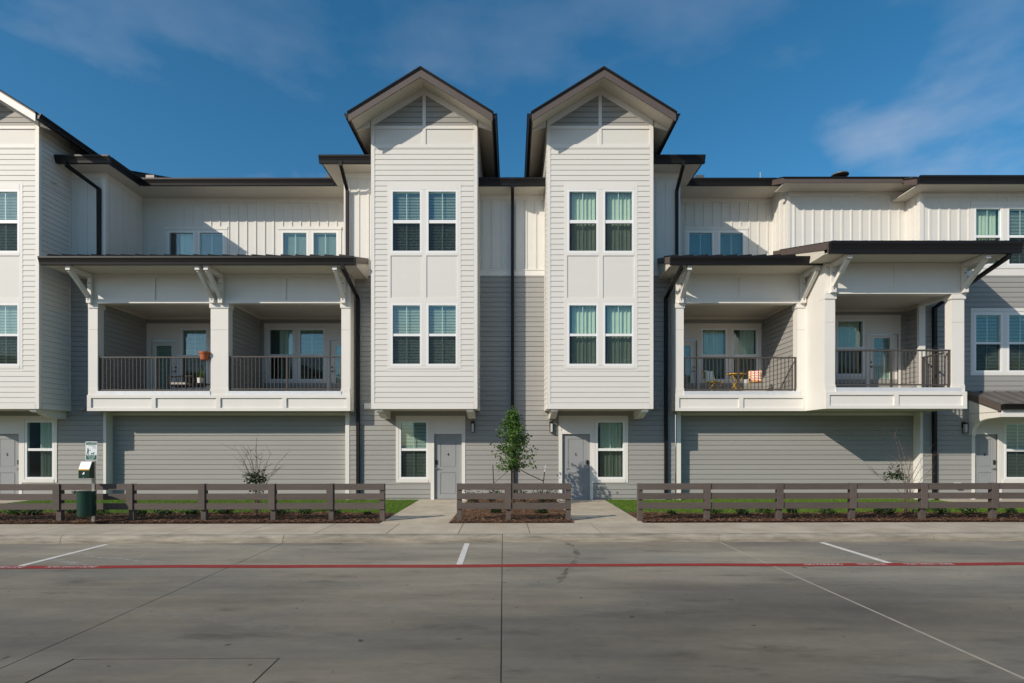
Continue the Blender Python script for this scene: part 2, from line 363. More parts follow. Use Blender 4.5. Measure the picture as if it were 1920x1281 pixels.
def window(root, x0, x1, zb, zr0, zr1, zt, Y, kind='blind', frame=.06, depth=.55, muntin=True, lift=0., slat=.046):
    """double-hung window: (zb..zr0) lower glass, (zr1..zt) upper glass"""
    f = frame; mb = MB()
    for a, b, c, d in [(x0-f, x0, zb-f, zt+f), (x1, x1+f, zb-f, zt+f), (x0, x1, zt, zt+f), (x0, x1, zb-f, zb)]: mb.box(a, b, Y-.028, Y+.075, c, d)
    fr = mb.obj('window', 'vinyl', root)
    if zr1 > zr0:
        B('meeting_rail', x0, x1, Y-.012, Y+.05, zr0, zr1, 'vinyl', fr)
        B('pane', x0, x1, Y+.022, Y+.026, zr1, zt, 'glass', fr); B('pane', x0, x1, Y+.040, Y+.044, zb, zr0, 'glass', fr)
        B('insect_screen', x0+.008, x1-.008, Y+.004, Y+.006, zb, zr0, 'screen', fr)
        if muntin:
            xm = (x0+x1)/2
            B('muntin', xm-.011, xm+.011, Y+.027, Y+.034, zr1, zt, 'vinyl', fr); B('muntin', xm-.011, xm+.011, Y+.045, Y+.052, zb, zr0, 'vinyl', fr)
    else:
        B('pane', x0, x1, Y+.022, Y+.026, zb, zt, 'glass', fr)
        if muntin:
            xm = (x0+x1)/2; B('muntin', xm-.011, xm+.011, Y+.027, Y+.034, zb, zt, 'vinyl', fr)
    if kind == 'blind':
        mb = MB(); z = zt-.02; zlow = zb+lift
        while z > zlow:
            mb.face([(x0+.01, Y+.085, z-.013), (x1-.01, Y+.085, z-.013), (x1-.01, Y+.115, z+.014), (x0+.01, Y+.115, z+.014)]); z -= slat
        mb.box(x0+.01, x1-.01, Y+.08, Y+.12, zt-.02, zt+.03)
        b = mb.obj('window_blind', 'blind', fr); b['kind'] = 'stuff'
    elif kind == 'curtain':
        xm = x0+(x1-x0)*.12
        curtain_mb(xm, x1-.01, Y+.16, zb-.03, zt+.02).obj('curtain', 'curtain', fr, smooth=True)
    elif kind == 'half':
        curtain_mb(x0+(x1-x0)*.35, x1, Y+.16, zb-.03, zt+.02, 5).obj('curtain', 'blind', fr, smooth=True)
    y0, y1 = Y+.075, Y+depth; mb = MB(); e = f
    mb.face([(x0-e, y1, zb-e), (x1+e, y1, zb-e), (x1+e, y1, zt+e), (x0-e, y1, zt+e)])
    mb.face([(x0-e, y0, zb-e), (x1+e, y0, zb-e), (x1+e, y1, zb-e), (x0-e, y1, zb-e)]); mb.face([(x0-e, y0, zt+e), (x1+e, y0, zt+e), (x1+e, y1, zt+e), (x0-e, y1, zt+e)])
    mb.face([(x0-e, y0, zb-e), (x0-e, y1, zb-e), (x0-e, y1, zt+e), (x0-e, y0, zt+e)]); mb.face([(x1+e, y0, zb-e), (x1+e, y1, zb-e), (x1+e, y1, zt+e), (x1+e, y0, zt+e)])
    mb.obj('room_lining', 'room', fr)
    return fr
def hole(x0, x1, zb, zt, f=.06): return (x0-f, x1+f, zb-f, zt+f)
def text_mesh(body, size, m, parent, loc, rot, align='CENTER', sx=1., extrude=.001, space=1.):
    cu = bpy.data.curves.new('lettering', 'FONT'); cu.body = body; cu.size = size; cu.align_x = align; cu.align_y = 'CENTER'; cu.extrude = extrude; cu.space_character = space; cu.resolution_u = 3
    t = bpy.data.objects.new('tmp', cu); COL.objects.link(t)
    dg = bpy.context.evaluated_depsgraph_get(); dg.update()
    me = bpy.data.meshes.new_from_object(t.evaluated_get(dg)); bpy.data.objects.remove(t)
    me.materials.clear(); me.materials.append(M[m])
    o = bpy.data.objects.new('lettering', me); reg(o, loc, parent, rot); o.scale = (sx, 1, 1); return o
def gutter_prof(zb, zt): 
    h = zt-zb
    return [(0, zt-.015), (.15, zt), (.15, zt-.22*h), (.128, zt-.42*h), (.105, zb+.28*h), (.095, zb), (0, zb)]
def gutter_x(root, x0, x1, yf, zb, zt):
    mb = MB(); mb.prism([(yf+.15-d, z) for d, z in gutter_prof(zb, zt)], x0, x1, 'x'); return mb.obj('gutter', 'gutter', root)
def gutter_y(root, xf, y0, y1, zb, zt, side):
    mb = MB(); mb.prism([(xf-side*(.15-d), z) for d, z in gutter_prof(zb, zt)], y0, y1, 'y'); return mb.obj('gutter', 'gutter', root)
def downspout(root, pts, w=.042):
    mb = MB(); mb.tube(pts, w*1.414, square=True); d = mb.obj('downspout', 'gutter', root)
    return d
def knee_brace(root, xc, yh, yfront, ztop, zbot, w=.115):
    """bracket carrying an eave: wall plate, arm and diagonal brace with blocked ends"""
    a, b = xc-w/2, xc+w/2; mb = MB(); mb.box(a, b, yh-.09, yh, zbot+.20, ztop-.005); br = mb.obj('bracket', 'trim', root)
    B('bracket_arm', a+.002, b-.002, yfront+.07, yh-.0905, ztop-.13, ztop-.006, 'trim', br)
    B('arm_end', a-.008, b+.008, yfront, yfront+.07, ztop-.14, ztop-.004, 'trim', br)
    B('foot_block', a-.01, b+.01, yh-.13, yh-.002, zbot, zbot+.20, 'trim', br)
    mb = MB(); s0, s1 = (yh-.11, zbot+.19), (yfront+.10, ztop-.13); t = .062
    dy, dz = s1[0]-s0[0], s1[1]-s0[1]; l = math.hypot(dy, dz); nx, nz = -dz/l*t, dy/l*t
    mb.prism([(s0[0]+nx, s0[1]+nz), (s1[0]+nx, s1[1]+nz), (s1[0]-nx, s1[1]-nz), (s0[0]-nx, s0[1]-nz)], a+.008, b-.008, 'x'); mb.obj('diagonal_brace', 'trim', br)
    for yy, zz in ((yh-.135, zbot+.10), (yh-.095, ztop-.30)):
        mb = MB(); mb.tube([(xc, yy-.006, zz), (xc, yy+.004, zz)], .016, 8); mb.obj('bolt', 'black', br)
    return br
def railing(root, x0, x1, Y, zb, zt, posts, axis='x'):
    mb = MB(); lo, hi = x0, x1
    def bx(m_, a, b, ya, yb, c, d): m_.box(a, b, ya, yb, c, d) if axis == 'x' else m_.box(ya, yb, a, b, c, d)
    bx(mb, x0, x1, Y-.025, Y+.025, zt-.045, zt); r = mb.obj('railing', 'rail', root)
    def bb(n, a, b, ya, yb, c, d): return B(n, a, b, ya, yb, c, d, 'rail', r) if axis == 'x' else B(n, ya, yb, a, b, c, d, 'rail', r)
    bb('bottom_rail', x0, x1, Y-.016, Y+.016, zb, zb+.04)
    for p in posts: bb('rail_post', p-.024, p+.024, Y-.0245, Y+.0245, zb-.06, zt-.046)
    n = round((x1-x0)/.1165)
    for i in range(1, n):
        u = x0+(x1-x0)*i/n
        if all(abs(u-p) > .045 for p in posts): bb('baluster', u-.0085, u+.0085, Y-.0085, Y+.0085, zb+.04, zt-.046)
    return r
def lantern(root, x, z, Y=0.):
    mb = MB(); mb.box(x-.055, x+.055, Y-.05, Y-.015, z+.10, z+.30); l = mb.obj('wall_lantern', 'black', root)
    mb = MB(); mb.box(x-.055, x+.055, Y-.16, Y-.051, z+.24, z+.27); mb.obj('lantern_hood', 'black', l)
    mb = MB()
    for sx in (-1, 1):
        for y in (Y-.155, Y-.065): mb.box(x+sx*.046-.005, x+sx*.046+.005, y, y+.01, z-.045, z+.24)
    mb.box(x-.052, x+.052, Y-.157, Y-.053, z-.06, z-.045); mb.obj('lantern_cage', 'black', l)
    B('lantern_glass', x-.036, x+.036, Y-.14, Y-.07, z-.044, z+.22, 'lampglass', l)
def vent_hood(root, x, z, Y=0., m='grey'):
    mb = MB(); mb.box(x-.11, x+.11, Y-.03, Y-.012, z-.10, z+.10); v = mb.obj('vent_hood', m, root)
    mb = MB(); mb.prism([(Y-.031, z+.08), (Y-.12, z-.03), (Y-.12, z-.08), (Y-.031, z-.08)], x-.08, x+.08); mb.obj('vent_flap', m, v)
def entry_door(root, x0, x1, z0, z1, Y, num, lock):
    """two-panel painted door set back in its frame; lock = -1 / 1 side of the handle"""
    w = x1-x0; mb = MB(); px0, px1 = x0+.22*w, x1-.20*w
    pan = [(px0, px1, z0+.14, z0+.84), (px0, px1, z0+1.02, z1-.16)]
    for a, b, c, d in cells(x0, x1, z0, z1, pan): mb.box(a, b, Y, Y+.045, c, d)
    dr = mb.obj('door', 'door', root)
    for a, b, c, d in pan: B('door_panel', a+.03, b-.03, Y+.004, Y+.03, c+.03, d-.03, 'door', dr); B('panel_bed', a, b, Y+.014, Y+.04, c, d, 'door', dr)
    xl = x1-.065 if lock > 0 else x0+.065
    mb = MB(); mb.box(xl-.032, xl+.032, Y-.025, Y, z0+1.10, z0+1.24); mb.obj('keypad_lock', 'black', dr)
    mb = MB(); mb.tube([(xl, Y-.05, z0+.97), (xl, Y, z0+.97)], .026, 10); mb.tube([(xl, Y-.05, z0+.97), (xl-lock*.12, Y-.055, z0+.972)], .010, 6); mb.obj('door_handle', 'steel', dr)
    n = text_mesh(num, .125, 'black', dr, ((x0+x1)/2, Y-.004, z0+1.42), (R(90), 0, 0), extrude=.004); n.name = 'door_number'
    B('threshold', x0-.02, x1+.02, Y-.06, Y+.05, z0-.035, z0-.004, 'steel', root)
    return dr
def glazed_door(root, x0, x1, z0, z1, Y, lock, gx0, gx1, gz0, gz1):
    mb = MB()
    for a, b, c, d in cells(x0, x1, z0, z1, [(gx0, gx1, gz0, gz1)]): mb.box(a, b, Y, Y+.05, c, d)
    dr = mb.obj('balcony_door', 'trim', root)
    for a, b, c, d in [(gx0-.03, gx0, gz0-.03, gz1+.03), (gx1, gx1+.03, gz0-.03, gz1+.03), (gx0, gx1, gz1, gz1+.03), (gx0, gx1, gz0-.03, gz0)]: B('glazing_bead', a, b, Y-.012, Y, c, d, 'vinyl', dr)
    B('pane', gx0, gx1, Y+.015, Y+.019, gz0, gz1, 'glass', dr)
    mb = MB(); z = gz1
    while z > gz0+.03:
        mb.face([(gx0, Y+.03, z-.013), (gx1, Y+.03, z-.013), (gx1, Y+.055, z+.014), (gx0, Y+.055, z+.014)]); z -= .042
    mb.obj('door_blind', 'blind', dr, kind='stuff')
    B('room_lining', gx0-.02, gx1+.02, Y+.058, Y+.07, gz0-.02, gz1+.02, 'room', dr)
    xl = x1-.07 if lock > 0 else x0+.07
    for zz in (z0+.95, z0+1.10):
        mb = MB(); mb.tube([(xl, Y-.045, zz), (xl, Y, zz)], .026, 10)
        if zz < z0+1: mb.tube([(xl, Y-.04, zz), (xl-lock*.11, Y-.045, zz)], .010, 6)
        mb.obj('door_handle' if zz < z0+1 else 'deadbolt', 'black', dr)
    return dr

# ------------------------------------------------------------------ ground, pavement, road   (the street runs 0.9 degrees off the house front)
YAW = R(.9)
RZ = -.15
big = MB(); big.face([(-900, -900, -.32), (900, -900, -.32), (900, 900, -.32), (-900, 900, -.32)]); tag(big.obj('ground', 'ground'), kind='structure')
PIV = (0, -7.0, 0)
def street_root(name, mb, m):
    o = mb.obj(name, m, None, PIV); o.rotation_euler = (0, 0, YAW); return tag(o, kind='structure')
KY = -7.06                     # kerb face
mb = MB(); mb.box(-40, 40, -60, KY+.02, -.31, RZ-.005); road = street_root('road', mb, 'joint')
xj = [-30, -25.9, -21.6, -17.3, -13.0, -8.72, -4.45, -.19, 4.07, 8.35, 12.6, 16.9, 21.2, 25.5, 30]
yj = [KY-.005, -10.44, -14.7, -19.0, -23.3, -27.6, -34, -42, -60]
for a, b in zip(xj, xj[1:]):
    for c, d in zip(yj, yj[1:]):
        g = .006; mb = MB()
        if a < -3 < b and d < -13.5 < c:
            px0, px1, py0, py1 = -3.98, -2.18, -14.62, -12.97
            for p, q, r_, s in cells(a+g, b-g, d+g, c-g, [(px0-.018, px1+.018, py0, py1+.018)]): mb.box(p, q, r_, s, RZ-.10, RZ)
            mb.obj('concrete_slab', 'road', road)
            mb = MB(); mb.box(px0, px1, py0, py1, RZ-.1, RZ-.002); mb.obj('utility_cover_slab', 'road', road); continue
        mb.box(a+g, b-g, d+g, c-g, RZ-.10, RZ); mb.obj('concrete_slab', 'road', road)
B('joint_sealant', 4.07-.013, 4.07+.013, -30, KY-.006, RZ+.0005, RZ+.003, 'sealant', road)
def smear(name, pts, m, z=.0022):
    mb = MB(); n = len(pts)
    for (a, b, w), (c, d, w2) in zip(pts, pts[1:]): mb.face([(a-w, b, RZ+z), (a+w, b, RZ+z), (c+w2, d, RZ+z), (c-w2, d, RZ+z)])
    return mb.obj(name, m, road)
rs = random.Random(4); pts = []; 
for i in range(34): f = i/33; xw = 1.06+.10*math.sin(f*5)-.36*f*f+rs.uniform(-.02, .02); pts.append((xw, KY-.02-f*3.2, .04+.02*math.sin(i*.7)+rs.uniform(-.01, .015)))
smear('water_stain', pts, 'stain')
def scuff(pts, m='scuff'):
    mb = MB()
    for (a, b, w), (c, d, w2) in zip(pts, pts[1:]): mb.face([(a, b-w, RZ+.0018), (c, d-w2, RZ+.0018), (c, d+w2, RZ+.0018), (a, b+w, RZ+.0018)])
    return mb.obj('chalky_scuff', m, road)
scuff([(-8.3, -8.28, .01), (-7.9, -8.42, .05), (-7.5, -8.62, .09), (-7.1, -8.86, .07), (-6.75, -9.0, .01)]); scuff([(-7.5, -8.2, .01), (-7.2, -8.30, .05), (-6.85, -8.46, .08), (-6.4, -8.62, .05), (-5.9, -8.8, .01)])
scuff([(-4.5, -11.4, .02), (-3.6, -11.7, .10), (-2.9, -12.0, .13), (-2.2, -12.3, .08), (-1.6, -12.5, .01)], 'faintscuff')
for xa in (-14.65, -7.76, -.87, 6.05, 12.95):      # bay lines
    B('bay_marking', xa-.05, xa+.05, -9.06, KY-.10, RZ+.001, RZ+.004, 'paintwhite', road)
mb = MB(); n = 120
for i in range(n):
    a, b = -24+48*i/n, -24+48*(i+1)/n; w = lambda x: .018*math.sin(x*.9)+.012*math.sin(x*2.3+1)
    mb.face([(a, -9.27+w(a), RZ+.005), (b, -9.27+w(b), RZ+.005), (b, -9.075+w(b)*.8, RZ+.005), (a, -9.075+w(a)*.8, RZ+.005)])
mb.obj('red_line', 'paintred', road)
for xc_, word in ((4.92, 'NO PARKING'), (5.70, 'FIRE LANE'), (6.62, 'TOW AWAY ZONE'), (-8.62, 'NO PARKING'), (-7.84, 'FIRE LANE'), (-6.90, 'TOW AWAY ZONE')):
    t = text_mesh(word, .15, 'paintwhite', road, (xc_, -9.172, RZ+.0065), (0, 0, 0), sx={10: .66, 9: .66, 13: .60}[len(word)], extrude=.0)
PB = -5.42                      # back edge of the pavement
mb = MB(); mb.box(-30, 30, KY+.151, PB-.002, -.30, -.006); walk = street_root('pavement', mb, 'joint')
x = .36-1.425*16
while x < 23:
    mb = MB(); mb.box(x+.007, x+1.418, KY+.152, PB, -.10, .0); mb.obj('paving_slab', 'walk', walk); x += 1.425
mb = MB(); mb.box(-30, 30, KY+.02, KY+.14, -.30, -.05); kerb = street_root('kerb', mb, 'joint')
kj = [-25.9, -21.6, -17.3, -13.0, -8.72, -4.45, -.19, 4.07, 8.35, 12.6, 16.9, 21.2]
prof = [(KY, RZ-.05), (KY, RZ+.055), (KY+.012, RZ+.10), (KY+.04, RZ+.135), (KY+.075, RZ+.15), (KY+.150, RZ+.152), (KY+.150, RZ-.05)]
for a, b in zip(kj, kj[1:]):
    mb = MB(); mb.prism(prof, a+.005, b-.005, 'x'); mb.obj('kerb_stone', 'kerb', kerb)
# lawn, beds, entry walks  (house frame)
BEDY = -3.62
def fy(x, y): return -7+(y+7)+math.tan(YAW)*x
def soil_patch(name, x0, x1, ya, yb, z, m):
    mb = MB(); nx, ny = max(2, int((x1-x0)/.25)), max(2, int(abs(yb(0)-ya(0))/.25))
    P = lambda i, j: (x0+(x1-x0)*i/nx, ya(x0+(x1-x0)*i/nx)*(1-j/ny)+yb(x0+(x1-x0)*i/nx)*j/ny)
    zz = [[z+random.uniform(-.010, .012)*(0 < j < ny) for j in range(ny+1)] for i in range(nx+1)]
    for i in range(nx):
        for j in range(ny): mb.face([(*P(*q), zz[q[0]][q[1]]) for q in ((i, j), (i+1, j), (i+1, j+1), (i, j+1))])
    o = mb.obj(name, m); tag(o, kind='structure'); return o
wob = lambda x: BEDY+.10*math.sin(x*.8)+.06*math.sin(x*2.1+.5)
front = lambda x: fy(x, PB)+.004
back = lambda x: .31
for nm, x0, x1 in (('left', -22, -2.98), ('right', 2.98, 22)):
    soil_patch('lawn', x0, x1, wob, back, -.005, 'turf'); soil_patch('mulch_bed', x0, x1, front, wob, .012, 'mulch')
soil_patch('mulch_bed', -1.405, 1.395, front, lambda x: 0.0, .012, 'mulch')
for nm, x0, x1 in (('entry_path', -2.96, -1.42), ('entry_path', 1.41, 2.96)):
    mb = MB(); P = [(x0, fy(x0, PB)+.008), (x1, fy(x1, PB)+.008), (x1, -.02), (x0, -.02)]
    mb.face([(a, b, .004) for a, b in P]); 
    for q in range(4):
        a, b = P[q], P[(q+1) % 4]; mb.face([(*a, -.2), (*b, -.2), (*b, .004), (*a, .004)])
    tag(mb.obj(nm, 'walk'), kind='structure')
mb = MB(); mb.box(13.6, 16.4, -.9, -.02, -.1, .012); tag(mb.obj('door_pad', 'walk'), kind='structure')
mb = MB(); mb.box(-17.5, -15.2, -1.6, -.02, -.1, .012); tag(mb.obj('door_pad', 'walk'), kind='structure')
for sx in (12.75, 13.5): pass
# grass blades and bark chips
def scatter_blades(name, m, n, area, h, w, lean=.5, label=None):
    mb_v, mb_f = [], []
    for i in range(n):
        x, y, z = area(); a = random.uniform(0, 6.28); hh = h*random.uniform(.6, 1.3); dx, dy = math.cos(a)*w/2, math.sin(a)*w/2
        lx, ly = random.gauss(0, lean)*hh, random.gauss(0, lean)*hh; k = len(mb_v)
        mb_v += [(x-dx, y-dy, z), (x+dx, y+dy, z), (x+lx, y+ly, z+hh)]; mb_f.append((k, k+1, k+2))
    me = bpy.data.meshes.new(name); me.from_pydata(mb_v, [], mb_f); me.materials.append(M[m]); o = bpy.data.objects.new(name, me); reg(o, (0, 0, 0)); tag(o, label, name.replace('_', ' '), kind='stuff'); return o
def lawn_area():
    while True:
        x = random.choice((-1, 1))*random.uniform(3.0, 18.5); y = random.uniform(-3.9, .25)
        if y > wob(x)+random.uniform(-.08, .1) and not (x > 13.55 and y > -.95) and not (x < -15.1 and y > -1.65):
            if abs(x) < 5.2 or abs(x) > 13.1:
                if y > -.05: continue
            return x, y, -.006
scatter_blades('grass', 'grass', 90000, lawn_area, .042, .011, .45, 'short green lawn between the mulch beds and the house wall')
def chip_mesh():
    v, f = [], []
    for i in range(60000):
        x = random.uniform(-17.5, 17.5)
        if 1.38 < abs(x) < 3.02: continue
        top = wob(x) if abs(x) > 2 else -.1
        y = fy(x, PB)+.03+(top-fy(x, PB)-.03)*random.random()**1.5; z = .018+random.uniform(0, .022)
        a = random.uniform(0, 6.28); l = random.uniform(.012, .042); w = random.uniform(.006, .014); t = random.uniform(-.5, .5)
        ca, sa = math.cos(a), math.sin(a); k = len(v)
        for p, q in ((-l, -w), (l, -w), (l, w), (-l, w)): v.append((x+ca*p-sa*q, y+sa*p+ca*q, z+abs(t)*abs(p)*.5*(1 if p > 0 else 0)+random.uniform(-.004, .008)))
        f.append((k, k+1, k+2, k+3))
    me = bpy.data.meshes.new('mulch_chips'); me.from_pydata(v, [], f); me.materials.append(M['chips']); o = bpy.data.objects.new('mulch_chips', me); reg(o, (0, 0, 0))
    tag(o, 'brown bark chips strewn over the beds along the fence', 'mulch', kind='stuff')
chip_mesh()

# ------------------------------------------------------------------ houses
UA = thing('townhouse', (-16, 0, 0), 'white townhouse cut off by the left edge, white fascia on its gable', 'townhouse', 'townhouses of the row')
UB = thing('townhouse', (-6, 0, 0), 'townhouse with two side by side covered balconies, left of the centre downspout', 'townhouse', 'townhouses of the row')
UC = thing('townhouse', (6, 0, 0), 'townhouse with yellow-furnished and deeper corner balconies, right of the centre downspout', 'townhouse', 'townhouses of the row')
UD = thing('townhouse', (16, 0, 0), 'townhouse cut off by the right edge, metal canopy over its door', 'townhouse', 'townhouses of the row')
YB = -1.2
def bay(root, cx, fascia, kinds, wdx=0., side_single=(), text=None):
    hw = 1.58; xl, xr = cx-hw, cx+hw; wc = cx+wdx
    gl = [(wc-.944, wc-.128), (wc+.128, wc+.944)]
    rows = [(7.574, 8.406, 8.502, 9.35), (4.19, 5.02, 5.094, 5.942)]
    holes = [hole(a, b, r[0], r[3]) for a, b in gl for r in rows]
    wall = slab('bay_wall', xl, xr, 2.84, 11.40, YB, YB+.06, 'white', root, holes)
    # window surround
    tx0, tx1, tz0, tz1 = wc-1.10, wc+1.10, 4.038, 9.574
    siding(wall, xl+.10, xr-.10, 2.998, 10.656, YB, 'white', [(tx0+.01, tx1-.01, tz0+.01, tz1-.01)])
    t = YB-.026
    def tb(a, b, c, d, nm='trim_board', m='trim', th=.0): return B(nm, a, b, t-th, YB, c, d, m, root)
    tb(tx0, wc-1.004, tz0, tz1); tb(wc+1.004, tx1, tz0, tz1)
    tb(wc-1.004, wc+1.004, 9.41, tz1, th=.004); tb(wc-.068, wc+.068, tz0+.10, 9.41)
    tb(wc-1.004, wc+1.004, tz0, tz0+.092, th=.006)
    for a, b in ((wc-1.004, wc-.068), (wc+.068, wc+1.004)):
        B('apron_panel', a, b, YB-.008, YB, 6.166, 7.43, 'white', root)
        B('sill_board', a, b, t-.004, YB, 7.43, 7.514, 'trim', root); tb(a, b, 6.002, 6.166)
    for (a, b), k1 in zip(gl, range(2)):
        for r, k2 in zip(rows, range(2)): window(root, a, b, *r, YB, kinds[k2][k1])
    # corner boards, skirt, bands
    for a in (xl-.012, xr-.095): B('corner_board', a, a+.107, YB-.030, YB, 2.84, 11.42, 'trim', root)
    B('skirt_board', xl+.096, xr-.096, YB-.034, YB, 2.838, 2.998, 'trim', root)
    B('band_board', xl+.096, xr-.096, YB-.032, YB, 10.656, 10.762, 'trim', root); B('band_board', xl+.096, xr-.096, YB-.034, YB, 11.225, 11.318, 'trim', root)
    for a, b in ((xl+.096, cx-.048), (cx+.048, xr-.096)): B('gable_panel', a, b, YB-.008, YB, 10.762, 11.225, 'white', root)
    B('gable_post', cx-.048, cx+.048, YB-.030, YB, 10.762, 11.225, 'trim', root)
    # gable
    PK, SL = 12.46, .615
    mb = MB(); mb.prism([(xl, 11.40), (xr, 11.40), (xr, PK-SL*hw), (cx, PK), (xl, PK-SL*hw)], YB, YB+.05, 'y'); gw = mb.obj('gable_wall', 'grey', root)
    siding(gw, xl+.08, xr-.08, 11.318, 12.30, YB, 'grey', [(cx-.046, cx+.046, 11, 13)], slope=lambda z, a, b: (max(a, cx-(PK-.12-z)/SL+.06), min(b, cx+(PK-.12-z)/SL-.06)))
    B('gable_post', cx-.048, cx+.048, YB-.031, YB, 11.318, PK-.10, 'trim', root)
    for s in (-1, 1):
        mb = MB(); h = .195; mb.prism([(cx, PK-.001), (cx, PK-h), (cx+s*hw, PK-h-SL*hw), (cx+s*hw, PK-SL*hw-.001)], YB-.038, YB-.001, 'y'); mb.obj('rake_frieze', 'trim', root)
    # side walls with siding
    for s, xx, fc in ((-1, xl, 'Lf'), (1, xr, 'R')):
        mb = MB(); mb.box(min(xx, xx-s*.06), max(xx, xx-s*.06), YB+.06, 4.0, 2.84, PK-SL*hw-.01); sw = mb.obj('bay_side_wall', 'white', root)
        siding(sw, YB+.07, .0, 2.998, 9.6, xx, 'white', (), fc, s in side_single)
        siding(sw, YB+.07, 3.9, 9.6, PK-SL*hw-.02, xx, 'white', (), fc, False)
        a, b = (xx-.012, xx) if s < 0 else (xx, xx+.012)
        B('corner_board', min(a, xx+s*.014), max(b, xx+s*.014), YB-.030, YB+.075, 2.84, 11.42, 'trim', root)
        B('skirt_board', min(xx, xx+s*.03), max(xx, xx+s*.03), YB+.076, -.02, 2.838, 2.998, 'trim', root)
        B('corner_board', min(xx, xx+s*.024), max(xx, xx+s*.024), -.10, -.024, 2.999, 9.6, 'trim', root)
    B('bay_soffit', xl+.002, xr-.002, YB+.062, .0, 2.842, 2.875, 'soffit', root)
    for s in (-1, 1):
        c0 = cx+s*1.36; y0 = YB+.03; mb = MB()
        mb.prism([(y0, 2.84), (y0, 2.775), (y0+.06, 2.77), (y0+.07, 2.74), (y0+.28, 2.735), (y0+.30, 2.70), (y0+.45, 2.66), (y0+.62, 2.60), (-.022, 2.59), (-.022, 2.84)], c0-.10, c0+.10, 'x'); mb.obj('corbel', 'trim', root)
    # roof
    yf, ow, yb = -1.92, 2.07, 5.0
    mb = MB(); e = .12
    for s in (-1, 1): mb.prism([(cx, PK+.002), (cx+s*ow, PK-SL*ow+.002), (cx+s*ow, PK-SL*ow+e), (cx, PK+e)], yf+.03, yb, 'y')
    rf = mb.obj('gable_roof', 'soffit', root)
    for s in (-1, 1):
        mb = MB(); mb.prism([(cx, PK+e+.001), (cx+s*(ow+.03), PK-SL*(ow+.03)+e+.001), (cx+s*(ow+.03), PK-SL*(ow+.03)+e+.035), (cx, PK+e+.045)], yf-.035, yb, 'y'); mb.obj('shingle_slope', 'shingle', rf)
        mb = MB(); mb.prism([(cx, PK+e-.004), (cx, PK-.13), (cx+s*ow, PK-.13-SL*ow), (cx+s*ow, PK-SL*ow+e-.004)], yf, yf+.0295, 'y'); mb.obj('rake_fascia', fascia, rf)
        mb = MB(); mb.prism([(cx, PK+e), (cx, PK+e-.035), (cx+s*ow, PK-SL*ow+e-.035), (cx+s*ow, PK-SL*ow+e)], yf-.02, yf-.0005, 'y'); mb.obj('drip_edge', 'gutter' if fascia == 'brown' else 'brown', rf)
        xe = cx+s*ow; ze = PK-SL*ow
        gutter_y(root, xe+s*.135, yf+.03, 4.4, ze-.04, ze+.115, s)
        mb = MB(); a, b = sorted((xe+s*.001, xe-s*.03)); mb.box(a, b, yf+.031, 4.4, ze-.05, ze); mb.obj('eave_fascia', 'brown', rf)
        # boxed eave return at the foot of the rake
        mb = MB(); mb.prism([(cx+s*(hw+.04), 11.30), (xe-s*.04, 11.18), (xe-s*.04, ze+.02), (cx+s*(hw+.04), PK-SL*(hw+.04))], YB-.02, YB+.03, 'y'); mb.obj('eave_return', 'trim', rf)
    return wall
bay(UA, -15.76, 'trim', (('blind', 'blind'), ('blind', 'blind')), side_single=(1,))
bay(UB, -2.63, 'brown', (('blind', 'blind'), ('blind', 'blind')))
bay(UC, 2.64, 'brown', (('curtain', 'curtain'), ('curtain', 'curtain')), .02)

# ---- ground-floor and wall-plane fronts
def entry(root, mirror, x0, num):
    """door and window in one white surround; x0 = side of the surround next to the window"""
    s = -1 if mirror else 1
    xs = lambda a, b: tuple(sorted((x0+s*a, x0+s*b)))
    win = xs(.16, .97); dr = xs(1.225, 2.115)
    sur = (*xs(0, 2.225),)
    holes = [hole(*win, .73, 2.48), (*dr, -.1, 2.115)]
    # surround panel, built of boards
    pan = slab('entry_surround', sur[0], sur[1], .55, 2.695, -.022, 0, 'trim', root, [hole(*win, .73, 2.48), (*xs(1.16, 2.225), -1, 2.19)])
    for a, b in (xs(1.12, 1.225), xs(2.115, 2.225)): B('door_casing', a, b, -.034, .05, .0, 2.19, 'trim', root)
    a, b = xs(1.12, 2.225); B('door_casing', a, b, -.036, .05, 2.115, 2.20, 'trim', root)
    a, b = xs(0, 2.225); B('head_board', a, b, -.036, -.0225, 2.60, 2.697, 'trim', root)
    for a, b in (xs(0, .09), xs(1.04, 1.12)): B('window_casing', a, b, -.036, -.0225, .551, 2.599, 'trim', root)
    a, b = xs(.091, 1.039); B('window_sill', a, b, -.048, -.0225, .551, .66, 'trim', root)
    a, b = xs(2.14, 2.224); B('casing_post', a, b, -.036, -.0225, 2.201, 2.599, 'trim', root)
    return win, dr, sur
def front_W(root, x0, x1, zt, holes, m, cut, single=True, name='house_wall'):
    w = slab(name, x0, x1, -.1, zt, 0, .06, m, root, holes); siding(w, x0, x1, .05, zt, 0, m, cut, single=single); return w
